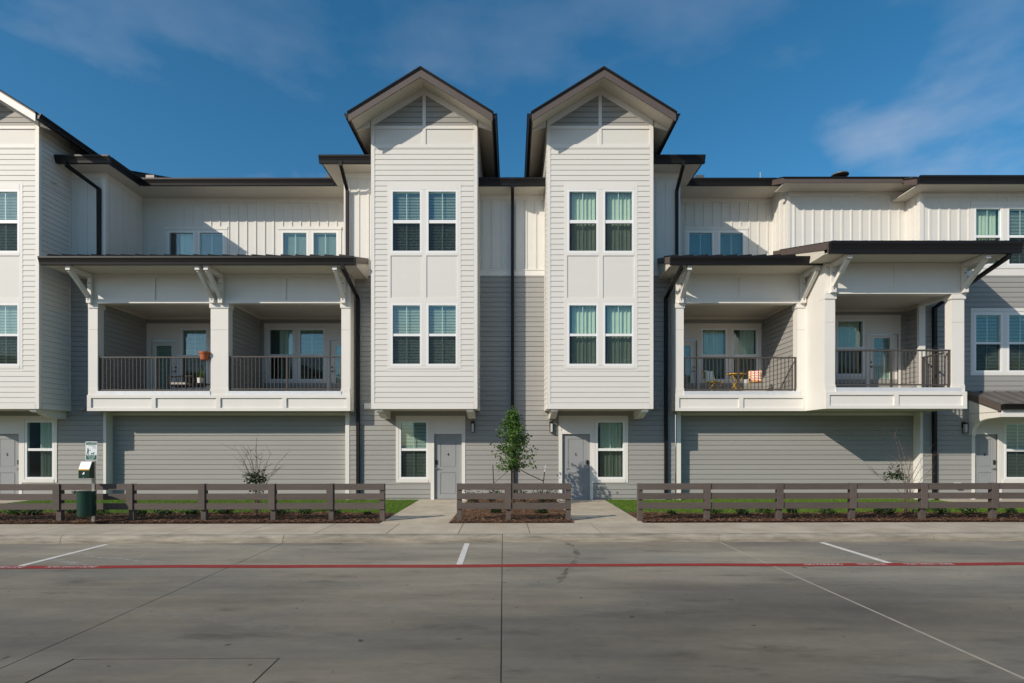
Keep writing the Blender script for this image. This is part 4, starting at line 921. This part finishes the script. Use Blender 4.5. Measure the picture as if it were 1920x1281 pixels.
# downspouts
downspout(UA, [(-13.80, -.66, 10.55), (-13.80, -.66, 10.42), (-13.22, -.085, 9.95), (-13.22, -.085, 7.55)])
downspout(UB, [(-5.30, -.66, 10.55), (-5.30, -.66, 10.42), (-5.27, -.085, 9.90), (-5.27, -.085, 7.62)])
downspout(UC, [(5.30, -.66, 10.55), (5.30, -.66, 10.42), (5.27, -.085, 9.90), (5.27, -.085, 7.62)])
downspout(UB, [(-4.98, -1.53, 7.08), (-4.98, -1.53, 6.97), (-4.925, -.085, 6.45), (-4.925, -.085, .12), (-4.925, -.20, .05)])
downspout(UC, [(4.98, -1.53, 7.08), (4.98, -1.53, 6.97), (4.925, -.085, 6.45), (4.925, -.085, .12), (4.925, -.20, .05)])
downspout(UB, [(.015, -.63, 9.82), (.015, -.63, 9.76), (.015, -.085, 9.50), (.015, -.085, .12), (.015, -.20, .05)])
downspout(UC, [(13.72, -2.54, 7.09), (13.72, -2.54, 6.97), (13.52, -.085, 6.15), (13.52, -.085, .12), (13.52, -.20, .05)])
# hose taps
for xx, root in ((-14.05, UA), (-14.0, UA)): pass
mb = MB(); mb.box(-14.13, -14.03, -.06, -.015, .22, .30); tp = mb.obj('hose_tap', 'steel', UA); mb = MB(); mb.tube([(-14.08, -.10, .26), (-14.08, -.02, .26)], .02, 8); mb.obj('tap_spout', 'steel', tp)

# ------------------------------------------------------------------ fences
def fence(label, posts, ends, group='brown rail fences along the pavement'):
    """posts: x positions in the street frame; three boards each side; cover boards on the inner posts"""
    yF = -5.12; xc = (posts[0]+posts[-1])/2
    base = (xc, fy(xc, yF), 0); f = thing('fence', base, label, 'fence', group, YAW)
    W0 = WLOC[f]; H = .872
    def LB(n, x0, x1, y0, y1, z0, z1): return B(n, W0.x+x0-xc, W0.x+x1-xc, W0.y+y0, W0.y+y1, z0, z1, 'fence', f)
    zs = [(.73, .872), (.508, .648), (.288, .43)]
    for i, p in enumerate(posts):
        j = random.uniform(-.004, .004)
        LB('post', p-.055, p+.055, .0, .11, -.08, H-.004+j)
        if not ((i == 0 and ends[0]) or (i == len(posts)-1 and ends[1])): LB('cover_board', p-.085, p+.060, -.062, -.036, .285+j, H+.003)
    for i, (a, b) in enumerate(zip(posts, posts[1:])):
        lo = a-.055 if (i == 0 and ends[0]) else a+.003
        hi = b+.055 if (i == len(posts)-2 and ends[1]) else b-.003
        for z0, z1 in zs:
            d = random.uniform(-.005, .005); LB('board', lo, hi, -.035, -.001, z0+d, z1+d*.6)
    return f
D0 = 12.86
fx = lambda px: (px-960)*D0/FPX*(1+math.tan(YAW)*(px-960)/FPX)
fence('brown rail fence left of the entry paths, behind the pet waste station', [fx(p) for p in (-165, -28, 108, 245, 380, 511, 620, 716)], (False, True))
fence('short two-panel brown fence in front of the young tree', [fx(p) for p in (861, 953, 1066)], (True, True))
fence('brown rail fence right of the entry paths, below the corner balcony', [fx(p) for p in (1201, 1327, 1463, 1600, 1733, 1866, 2000)], (True, False))

# ------------------------------------------------------------------ pet waste station
sx_ = (175-960)*12.5/FPX; sy = -5.5+math.tan(YAW)*sx_+.0
sy = fy(sx_, -5.33)
ps = thing('pet_waste_station', (sx_, sy, 0), 'green pet waste station with sign, dispenser and bin before the left fence', 'waste station')
DS = sy+CAM_D; px = lambda p: (p-960)*DS/FPX; pz = lambda p: CH+(HOR-p)*DS/FPX
mb = MB(); mb.box(px(170.5), px(176), sy+.02, sy+.06, -.02, pz(866)+.02); mb.obj('pole', 'steel', ps)
x0, x1, z0, z1 = px(159.6), px(181.3), pz(863), pz(828)
mb = MB(); mb.box(x0, x1, sy+.012, sy+.0195, z0, z1); sg = mb.obj('sign_panel', 'signwhite', ps)
B('sign_band', x0+.012, x1-.012, sy+.0105, sy+.0118, z1-.075, z1-.010, 'signgreen', sg); B('sign_band', x0+.012, x1-.012, sy+.0105, sy+.0118, z0+.010, z0+.118, 'signgreen', sg)
xm = (x0+x1)/2
def st(body, size, m, x, z, sx=1.): text_mesh(body, size, m, sg, (x, sy+.0095, z), (R(90), 0, 0), sx=sx, extrude=.0003)
st('PET WASTE', .042, 'signwhite', xm, z1-.029, 1.0); st('TRANSMITS DISEASE', .020, 'signwhite', xm, z1-.058, 1.05)
st('LEASH AND CLEAN', .017, 'signblue', xm+.01, z1-.092); st('UP AFTER', .017, 'signblue', xm+.065, z1-.118); st('YOUR PET', .017, 'signblue', xm+.065, z1-.146)
st('PLEASE KEEP', .034, 'signwhite', xm, z0+.097, 1.0); st('THIS AREA', .034, 'signwhite', xm, z0+.064, 1.0); st('CLEAN', .034, 'signwhite', xm, z0+.031, 1.0)
# walker and dog pictogram
def flat(pts, nm): mb = MB(); mb.prism([(xm+a, z0+.12+b) for a, b in pts], sy+.0095, sy+.0115, 'y'); return mb.obj(nm, 'signblue', sg)
mb = MB(); mb.tube([(xm-.075, sy+.0090, z0+.262), (xm-.075, sy+.0115, z0+.262)], .0125, 12); mb.obj('pictogram', 'signblue', sg)
flat([(-.088, .125), (-.062, .125), (-.058, .075), (-.066, .06), (-.052, .005), (-.062, .005), (-.080, .055), (-.098, .005), (-.108, .005), (-.090, .068)], 'pictogram')
flat([(-.062, .120), (-.035, .098), (-.012, .105), (-.012, .099), (-.036, .088), (-.062, .104)], 'pictogram')
flat([(.0, .04), (.045, .04), (.058, .062), (.075, .052), (.066, .042), (.058, .03), (.058, .004), (.050, .004), (.044, .022), (.014, .022), (.010, .004), (.002, .004), (-.004, .03), (-.014, .046)], 'pictogram')
# dispenser
x0, x1, z0, z1 = px(155.5), px(176), pz(896.5), pz(866)
mb = MB(); zz = pz(879.5); mb.prism([(sy-.13, z0), (sy+.018, z0), (sy+.018, z1), (sy-.055, z1), (sy-.13, zz)], x0, x1, 'x'); dp = mb.obj('bag_dispenser', 'green', ps)
mb = MB(); mb.prism([(sy-.132, zz-.02), (sy-.132, zz+.004), (sy-.056, z1+.004), (sy+.016, z1+.004), (sy+.016, z1+.001), (sy-.055, z1+.001), (sy-.1305, zz+.001), (sy-.1305, zz-.02)], x0+.004, x1-.004, 'x'); mb.obj('dispenser_label', 'signwhite', dp)
B('label_band', x0+.004, x1-.004, sy-.134, sy-.1325, zz-.022, zz+.002, 'yellow', dp)
mb = MB(); xm = (x0+x1)/2-.01; mb.tube([(xm, sy-.134, z0+.11), (xm, sy-.130, z0+.11)], .038, 14); mb.obj('bag_opening', 'black', dp)
mb = MB(); mb.face([(xm-.03, sy-.136, z0+.09), (xm+.02, sy-.138, z0+.085), (xm+.032, sy-.140, z0+.13), (xm+.012, sy-.137, z0+.145)]); mb.obj('bag_end', 'signwhite', dp)
mb = MB(); mb.tube([(xm, sy-.134, z0+.025), (xm, sy-.13, z0+.025)], .012, 8); mb.obj('lock', 'steel', dp)
# bin
r = .176; by = sy-.172; DB = by+CAM_D; bx_ = (162.5-960)*DB/FPX; bz0 = CH+(HOR-967.5)*DB/FPX; bz1 = CH+(HOR-921)*DB/FPX
mb = MB(); mb.lathe([(r*.96, 0), (r, .02), (r, bz1-bz0), (r*.93, bz1-bz0), (r*.93, .03)], (bx_, by, bz0), 28); bn = mb.obj('bin', 'green', ps, smooth=False)
mb = MB(); mb.lathe([(r*1.005, 0), (r*1.05, .0), (r*1.05, .022), (r*1.005, .022)], (bx_, by, bz1-.018), 28); mb.obj('bin_rim', 'green', bn)
mb = MB(); mb.lathe([(r*.99, 0), (r*1.02, .0), (r*1.02, .015), (r*.99, .015)], (bx_, by, bz0+.06), 28); mb.obj('bin_hoop', 'green', bn)
mb = MB(); mb.lathe([(r*.9, 0), (r*.9, .01)], (bx_, by, bz1-.03), 20); mb.obj('bin_liner', 'black', bn)
B('bin_bracket', px(168), px(177), sy-.03, sy+.018, bz1-.12, bz1-.06, 'black', bn)

# ------------------------------------------------------------------ plants
def leaf_cloud(mb, pts, size, flat=.0):
    for p in pts:
        p = Vector(p); d = Vector((random.gauss(0, 1), random.gauss(0, 1), random.gauss(0, .8))).normalized(); s = size*random.uniform(.6, 1.3)
        u = d.cross(Vector((random.gauss(0, 1), random.gauss(0, 1), random.gauss(0, 1)))).normalized()*s*.42
        q = p+d*s; m_ = p+d*s*.5
        mb.face([p, m_+u, q, m_-u])
def grow(base, top, spread, n, r0, name_root):
    pass
def tree(label):
    t = thing('young_tree', (.03, -1.95, 0), label, 'tree')
    x, y = .03, -1.95; mb = MB(); mb.tube([(x, y, -.03), (x+.01, y, .5), (x+.005, y, 1.1), (x+.02, y, 1.8), (x+.03, y, 2.5), (x+.03, y, 2.75)], [.028, .024, .020, .015, .008, .003], 8); mb.obj('trunk', 'bark', t, smooth=True)
    lb = MB(); leaves = MB(); pts = []
    rng = random.Random(11)
    # crown outline: half-width by height
    prof = [(1.05, .20), (1.15, .55), (1.35, .64), (1.6, .56), (1.9, .52), (2.2, .44), (2.45, .30), (2.7, .13), (2.9, .03)]
    def hwid(z):
        for (a, b), (c, d) in zip(prof, prof[1:]):
            if a <= z <= c: return b+(d-b)*(z-a)/(c-a)
        return .03
    for i in range(60):
        z = 1.04+1.60*(i/60)**1.05; a = i*2.4+rng.uniform(-.4, .4); l = hwid(z+.15)*rng.uniform(.65, 1.12); rise = l*rng.uniform(.05, .75)-(.12 if z < 1.2 else 0)
        p0 = Vector((x+.015, y, z)); p1 = p0+Vector((math.cos(a)*l, math.sin(a)*l, rise)); pm = p0.lerp(p1, .5)+Vector((0, 0, -.03*l))
        lb.tube([p0, pm, p1], [.007, .0045, .002], 4)
        for k in range(46):
            f = rng.uniform(.05, 1.04); c = p0.lerp(p1, f) if f > .5 else p0.lerp(pm, f*2)
            pts.append(c+Vector((rng.gauss(0, .055), rng.gauss(0, .055), rng.gauss(0, .05))))
    for k in range(60): z = rng.uniform(2.3, 2.86); pts.append((x+.03+rng.gauss(0, .05), y+rng.gauss(0, .05), z))
    lb.obj('branches', 'bark', t); leaf_cloud(leaves, pts, .070); leaves.obj('crown', 'leaf', t, kind='stuff')
tree('young leafy tree tied between two stakes in front of the centre downspout')
def stake(name, a, b, label, tip):
    s = thing(name, a, label, 'stake', 'metal stakes of the young tree'); a, b = Vector(a), Vector(b); k = a.lerp(b, .84)
    mb = MB(); mb.tube([a-Vector((0, 0, .05)), k], .016, square=True); mb.obj('stake_post', 'black', s); mb = MB(); mb.tube([k, b], .0165, square=True); mb.obj('stake_tip', tip, s)
stake('tree_stake', (-.50, -1.9, 0), (-.55, -1.9, 1.17), 'thin dark metal stake left of the young tree', 'black')
stake('tree_stake', (.82, -1.9, 0), (.96, -1.9, 1.18), 'metal stake with a white tip right of the young tree', 'potwhite')
for a, b, lab in (((.01, -1.95, 1.14), (-.525, -1.9, .66), 'thin tie from the young tree down to its left stake'), ((.06, -1.95, 1.14), (.90, -1.9, .72), 'dark strap from the young tree to its white-tipped right stake')):
    mb = MB(); mb.tube([a, Vector(a).lerp(Vector(b), .5)-Vector((0, 0, .015)), b], .008 if a[0] < .03 else .012, 5); tag(mb.obj('guy_strap', 'black'), lab, 'strap', 'guy straps of the young tree')
def twig_shrub(label, base, tops, leafc, nl, seed, lsize=.055):
    rng = random.Random(seed); s = thing('twiggy_shrub', base, label, 'shrub'); b = Vector(base); mb = MB()
    for i, (dx, dz) in enumerate(tops):
        foot = b+Vector((rng.uniform(-.10, .10), rng.uniform(-.1, .1), -.03)); mid = b+Vector((dx*.22+rng.uniform(-.03, .03), rng.uniform(-.12, .12), dz*.5)); top = b+Vector((dx, rng.uniform(-.3, .3), dz))
        q = mid.lerp(top, .55)+Vector((-.05*dx, 0, .04))
        mb.tube([foot, mid, q, top], [.010, .007, .005, .002], 5)
        for k in range(6):
            f = rng.uniform(.1, .95); c = mid.lerp(top, f); d = Vector((dx*.3+rng.gauss(0, .13), rng.gauss(0, .12), rng.uniform(.05, .28))); mb.tube([c, c+d*.5+Vector((0, 0, -.01)), c+d], [.0042, .003, .0012], 4)
    mb.obj('branches', 'twig', s); lm = MB(); pts = []
    for (cx_, cz_, rx, rz_), n in zip(leafc, nl):
        cl = [(cx_+rng.gauss(0, rx*.55), rng.gauss(0, .12), cz_+rng.gauss(0, rz_*.55)) for _ in range(max(3, n//10))]
        for _ in range(n):
            c = rng.choice(cl); pts.append(b+Vector((c[0]+rng.gauss(0, .035), c[1]+rng.gauss(0, .035), c[2]+rng.gauss(0, .03))))
    leaf_cloud(lm, pts, lsize); lm.obj('foliage', 'darkleaf', s, kind='stuff')
DT_ = 13.9; tx = lambda p: (p-960)*DT_/FPX; tz = lambda p: CH+(HOR-p)*DT_/FPX
bxl = tx(484)
tops = [(tx(p)-bxl, tz(q)) for p, q in ((434, 834), (441, 855), (462, 843), (471, 842), (478, 822), (493, 850), (512, 848), (531, 850), (505, 868), (511, 893), (455, 845), (487, 842))]
twig_shrub('half bare shrub with a dark leafy middle behind the left fence', (bxl, -4.1, 0), tops, [(tx(473)-bxl, tz(893), .16, .10), (tx(487)-bxl, tz(899), .17, .10), (tx(474)-bxl, tz(922), .14, .05)], [190, 190, 50], 3)
bxr = tx(1702)
tops = [(tx(p)-bxr, tz(q)) for p, q in ((1683, 812), (1697, 818), (1727, 840), (1741, 878), (1722, 868), (1634, 877), (1712, 850), (1660, 850), (1690, 870))]
twig_shrub('thin bare shrub with one leafy branch behind the right fence', (bxr, -4.1, 0), tops, [(tx(1677)-bxr, tz(889), .17, .12)], [210], 5)
def low_shrub(x, y, r, label, m, group, seed, name='low_shrub', h=.8):
    rng = random.Random(seed); s = thing(name, (x, y, 0), label, 'shrub', group); mb = MB(); pts = []
    for k in range(9):
        a = rng.uniform(0, 6.28); l = r*rng.uniform(.5, 1.0); top = Vector((x+math.cos(a)*l, y+math.sin(a)*l*.8, r*h*rng.uniform(.5, 1.05)))
        mb.tube([(x, y, -.02), ((x+top.x)/2, (y+top.y)/2, top.z*.6), top], [.006, .004, .002], 4)
        for q in range(int(26+60*r)): f = rng.uniform(.25, 1.05); c = Vector((x, y, .02)).lerp(top, f); pts.append(c+Vector((rng.gauss(0, r*.18), rng.gauss(0, r*.16), rng.gauss(0, r*.12))))
    mb.obj('stems', 'twig', s); lm = MB(); leaf_cloud(lm, [(p[0], p[1], max(.02, p[2])) for p in pts], .045); lm.obj('foliage', m, s, kind='stuff')
ords = ['first', 'second', 'third', 'fourth', 'fifth', 'sixth', 'seventh', 'eighth', 'ninth', 'tenth', 'eleventh', 'twelfth', 'thirteenth']
DSH = 14.1
for i, (p, r) in enumerate(((37, .27), (80, .24), (136, .27), (197, .25), (275, .17), (315, .22), (362, .22), (422, .26), (531, .24), (575, .2), (632, .12), (690, .10))):
    xx = (p-960)*DSH/FPX; low_shrub(xx, -3.95+.0157*xx*.6+random.uniform(-.1, .1), r, f'low dark shrub in the left mulch bed, {ords[i]} from the left edge', 'darkleaf' if i % 3 else 'midleaf', 'low shrubs in the mulch beds', 50+i)
for i, (p, r) in enumerate(((1258, .12), (1342, .22), (1391, .18), (1436, .25), (1490, .22), (1550, .25), (1655, .27), (1672, .18), (1768, .28), (1815, .28), (1905, .16))):
    xx = (p-960)*DSH/FPX; low_shrub(xx, -3.95+.0157*xx*.6+random.uniform(-.1, .1), r, f'low green shrub in the right mulch bed, {ords[i]} from the entry path', 'midleaf' if i % 2 else 'darkleaf', 'low shrubs in the mulch beds', 80+i)
for i, (xx, yy, r, nm) in enumerate(((-1.15, -1.6, .30, 'far left'), (-.62, -1.3, .33, 'left of the downspout'), (.42, -1.3, .33, 'right of the downspout'), (.85, -1.5, .28, 'between downspout and right door'), (1.18, -1.7, .33, 'nearest the right door'), (-.45, -3.7, .16, 'just behind the fence, left of the tree'), (.75, -3.7, .16, 'just behind the fence, right of the tree'))):
    low_shrub(xx, yy, r, 'sparse low shrub in the centre bed, '+nm, 'darkleaf', 'low shrubs in the mulch beds', 120+i, h=1.5 if yy > -3 else .8)

# ------------------------------------------------------------------ balcony furniture
FZ = 3.40
def stripes(name, a, b, scale, chevron=False):
    m = bpy.data.materials.new(name); m.use_nodes = True; t = m.node_tree; p = t.nodes['Principled BSDF']; p.inputs['Roughness'].default_value = .9; k = t.links.new
    c = N(t, 'ShaderNodeTexCoord'); s = N(t, 'ShaderNodeSeparateXYZ'); k(c.outputs['Object'], s.inputs[0]); z = s.outputs['Z']
    if chevron:
        pp = N(t, 'ShaderNodeMath', operation='PINGPONG'); k(s.outputs['X'], pp.inputs[0]); pp.inputs[1].default_value = .05
        ad = N(t, 'ShaderNodeMath', operation='ADD'); k(z, ad.inputs[0]); k(pp.outputs[0], ad.inputs[1]); z = ad.outputs[0]
    w = N(t, 'ShaderNodeMath', operation='MULTIPLY'); k(z, w.inputs[0]); w.inputs[1].default_value = scale
    fr = N(t, 'ShaderNodeMath', operation='FRACT'); k(w.outputs[0], fr.inputs[0])
    gt = N(t, 'ShaderNodeMath', operation='GREATER_THAN'); k(fr.outputs[0], gt.inputs[0]); gt.inputs[1].default_value = .5
    mi = N(t, 'ShaderNodeMix', data_type='RGBA'); mi.inputs['A'].default_value = a; mi.inputs['B'].default_value = b; k(gt.outputs[0], mi.inputs['Factor']); k(mi.outputs['Result'], p.inputs['Base Color']); return m
M['aqua'] = stripes('aqua_stripe_cloth', (.42, .70, .70, 1), (.80, .82, .78, 1), 15)
M['coral'] = stripes('coral_chevron_cloth', (.80, .22, .11, 1), (.84, .78, .70, 1), 11, True)
def bistro_chair(loc, rz, label):
    c = thing('folding_chair', loc, label, 'chair', 'yellow folding chairs', rz); x, y, z = loc; S = lambda n, a, b, c_, d, e, f: B(n, x+a, x+b, y+c_, y+d, z+e, z+f, 'yellow', c)
    for i in range(5): S('seat_slat', -.19, .19, -.20+i*.078, -.135+i*.078, .43, .445)
    for s in (-1, 1):
        for p, q, nm in ((((-.22), 0.0), ((.22), .45), 'leg'), ((.20, 0.0), (-.22, .44), 'leg')):
            mb = MB(); mb.tube([(x+s*.20, y+p[0], z+p[1]), (x+s*.20, y+q[0], z+q[1])], .011, square=True); mb.obj(nm, 'yellow', c)
        mb = MB(); mb.tube([(x+s*.20, y+.20, z+.42), (x+s*.20, y+.27, z+.82)], .011, square=True); mb.obj('back_post', 'yellow', c)
    for zz in (.56, .68, .78): S('back_slat', -.20, .20, .215+(zz-.5)*.18, .235+(zz-.5)*.18, zz, zz+.055)
def pillow(loc, w, m, label, rz, tilt):
    mb = MB(); n = 10; g = [[None]*(n+1) for _ in range(n+1)]; V = []
    def pt(i, j, s):
        u, v = -1+2*i/n, -1+2*j/n; th = .075*((1-u*u)*(1-v*v))**.42; k = 1-.10*(1-abs(u*v))*(abs(u) > .99 or abs(v) > .99)*1.0
        pin = 1-.07*(1-v*v) if abs(u) > .6 else 1; pin2 = 1-.07*(1-u*u) if abs(v) > .6 else 1
        return (u*w/2*pin, s*th, v*w/2*pin2)
    for s in (-1, 1):
        for i in range(n):
            for j in range(n): mb.face([pt(i, j, s), pt(i+1, j, s), pt(i+1, j+1, s), pt(i, j+1, s)])
    o = mb.obj('pillow', m, None, (0, 0, 0), smooth=True); o.location = loc; o.rotation_euler = (tilt, 0, rz); tag(o, label, 'pillow', 'pillows on the folding chairs')
lc = (6.70, .62, FZ); rc = (8.08, .60, FZ)
bistro_chair(lc, R(35), 'yellow folding chair holding the aqua striped pillow'); bistro_chair(rc, R(-22), 'yellow folding chair holding the coral chevron pillow')
pillow((6.62, .74, FZ+.66), .40, 'aqua', 'aqua and white striped pillow on the left yellow chair', R(28), R(-14)); pillow((8.10, .66, FZ+.655), .40, 'coral', 'coral and white chevron pillow on the right yellow chair', R(-22), R(-12))
bt = thing('bistro_table', (7.45, .62, FZ), 'round yellow bistro table between the two folding chairs', 'table')
mb = MB(); mb.lathe([(.29, .69), (.31, .695), (.31, .715), (.29, .72)], (7.45, .62, FZ), 24); mb.obj('table_top', 'yellow', bt)
for sx in (-1, 1):
    for p, q in ((-1, 1), (1, -1)):
        mb = MB(); y = .62+sx*.16; mb.tube([(7.45+p*.25, y, FZ), (7.45, y, FZ+.36), (7.45+q*.20, y, FZ+.69)], .012, square=True); mb.obj('leg', 'yellow', bt)
    mb = MB(); mb.tube([(7.45+sx*.19, .46, FZ+.12), (7.45+sx*.19, .78, FZ+.12)], .008, 6); mb.obj('stretcher', 'yellow', bt)
# left balcony set
wc = thing('wicker_chair', (-11.05, .75, FZ), 'dark wicker armchair with pale cushion on the left balcony', 'chair'); x, y, z = -11.05, .75, FZ
mb = MB(); mb.tube([(x-.30, y-.22, z+.62), (x-.31, y+.15, z+.66), (x-.18, y+.28, z+.70), (x+.18, y+.28, z+.70), (x+.31, y+.15, z+.66), (x+.30, y-.22, z+.62)], .020, 8); mb.obj('arm_rail', 'wicker', wc)
for k in range(9):
    a = -.26+k*.065; mb = MB(); mb.tube([(x+a, y+.24, z+.34), (x+a*1.02, y+.275, z+.70)], .006, 5); mb.obj('back_spindle', 'wicker', wc)
mb = MB(); mb.box(x-.29, x+.29, y-.26, y+.24, z+.30, z+.36); mb.obj('seat', 'wicker', wc); mb = MB(); mb.box(x-.25, x+.25, y-.23, y+.2, z+.361, z+.43); mb.obj('cushion', 'linen', wc)
for a in (-.27, .27):
    for b_ in (-.24, .22): mb = MB(); mb.tube([(x+a*1.08, y+b_, z), (x+a, y+b_*.95, z+.34), (x+a*1.08, y+b_*.92, z+.63)], .014, 6); mb.obj('leg', 'wicker', wc)
st_ = thing('side_table', (-10.36, .7, FZ), 'low dark metal side table under the potted plant on the left balcony', 'table'); x, y = -10.36, .7
mb = MB(); mb.lathe([(.30, .37), (.32, .375), (.32, .395), (.30, .40)], (x, y, FZ), 24); mb.obj('table_top', 'black', st_)
for k in range(4):
    a = k*math.pi/2+.6; mb = MB(); mb.tube([(x+.30*math.cos(a), y+.30*math.sin(a), FZ), (x+.25*math.cos(a), y+.25*math.sin(a), FZ+.375)], .010, 6); mb.obj('leg', 'black', st_)
pp = thing('potted_plant', (x-.02, y-.05, FZ+.40), 'spiky green plant in a white pot on the low side table', 'plant'); pxx, pyy, pzz = x-.02, y-.05, FZ+.40
mb = MB(); mb.lathe([(.065, 0), (.085, .02), (.095, .19), (.085, .19), (.08, .16)], (pxx, pyy, pzz), 20); mb.obj('pot', 'potwhite', pp, smooth=False)
for k in range(13):
    a = k*2.4; l = random.uniform(.25, .42); r = random.uniform(.05, .17); mb = MB(); b0 = Vector((pxx+.03*math.cos(a), pyy+.03*math.sin(a), pzz+.15)); t0 = b0+Vector((r*math.cos(a), r*math.sin(a), l)); s = Vector((-math.sin(a), math.cos(a), 0))*.024; m_ = b0.lerp(t0, .5)+Vector((0, 0, .02))
    mb.face([b0-s*.6, b0+s*.6, m_+s, m_-s]); mb.face([m_-s, m_+s, t0]); mb.obj('leaf_blade', 'midleaf', pp)
tp = thing('rail_planter', (-9.60, YS+.06, 4.49), 'terracotta planter hanging on the left balcony rail beside the middle column', 'planter'); xx, yy, zz = -9.60, YS+.0, 4.41
mb = MB(); mb.lathe([(.10, 0), (.115, .01), (.145, .20), (.165, .20), (.17, .255), (.15, .255), (.14, .21), (.10, .03)], (xx, yy, zz), 22); mb.obj('planter_pot', 'terracotta', tp)
mb = MB(); mb.tube([(xx, yy+.0, zz+.02), (xx, yy+.10, zz+.08)], .02, 6); mb.obj('rail_clip', 'black', tp)

# ------------------------------------------------------------------ across the street, behind the camera: seen in the window glass
def opposite(x0, x1, y0, h, label):
    t = thing('opposite_house', ((x0+x1)/2, y0, RZ), label, 'house', 'houses across the street'); xm = (x0+x1)/2
    mb = MB(); mb.box(x0, x1, y0-9, y0, RZ, h); w = mb.obj('wall', 'grey', t)
    mb = MB(); mb.prism([(x0-.5, h), (x1+.5, h), (xm, h+(x1-x0)*.28)], y0-9.5, y0+.6, 'y'); mb.obj('roof', 'shingle', t)
    mb = MB(); mb.prism([(x0+.3, h), (x1-.3, h), (xm, h+(x1-x0)*.28-.5)], y0+.601, y0+.65, 'y'); mb.obj('gable', 'white', t)
    for zz in (1.0, 4.2):
        for k in range(3):
            xx = x0+(x1-x0)*(k+.5)/3; B('window', xx-.7, xx+.7, y0+.001, y0+.05, zz, zz+1.5, 'room', t)
opposite(-26, -15, -33, 6.6, 'grey gabled house across the street, mirrored in the far left windows')
opposite(-38, -28, -33, 6.6, 'grey gabled house across the street, second from its left end')
opposite(-52, -40, -33, 6.6, 'grey gabled house across the street, at its left end')
opposite(-9, 3, -33, 6.6, 'grey gabled house across the street, mirrored in the left bay windows')
opposite(8, 20, -33, 6.6, 'grey gabled house across the street, mirrored in the right bay windows')
opposite(24, 35, -33, 6.6, 'grey gabled house across the street, mirrored in the far right windows')
pt = thing('palm_tree', (25.2, -11.2, 0), 'palm tree mirrored in the windows of the right townhouse', 'tree'); x, y = 25.2, -11.2
mb = MB(); mb.tube([(x, y, -.2), (x+.05, y, 2), (x+.1, y, 4.6)], [.22, .17, .15], 10); mb.obj('trunk', 'bark', pt, smooth=True)
fm = MB(); rp = random.Random(9)
for k in range(30):
    a = k*2.4; el = rp.uniform(-.3, 1.2); l = rp.uniform(1.2, 1.7); d = Vector((math.cos(a)*math.cos(el), math.sin(a)*math.cos(el), math.sin(el))); c = Vector((x+.1, y, 4.65)); tip = c+d*l
    fm.tube([c, tip], [.015, .006], 4); s0 = d.cross(Vector((0, 0, 1))).normalized()
    for q in range(17):
        th = -1.3+2.6*q/16; e = tip+(d*math.cos(th)+s0*math.sin(th))*.85*(1-.15*abs(th))-Vector((0, 0, .12)); n_ = (e-tip).normalized().cross(d).cross((e-tip)).normalized()*.03 if abs(th) > .05 else s0*.03
        fm.face([tip, tip.lerp(e, .5)+n_, e, tip.lerp(e, .5)-n_])
fm.obj('crown', 'midleaf', pt, kind='stuff')
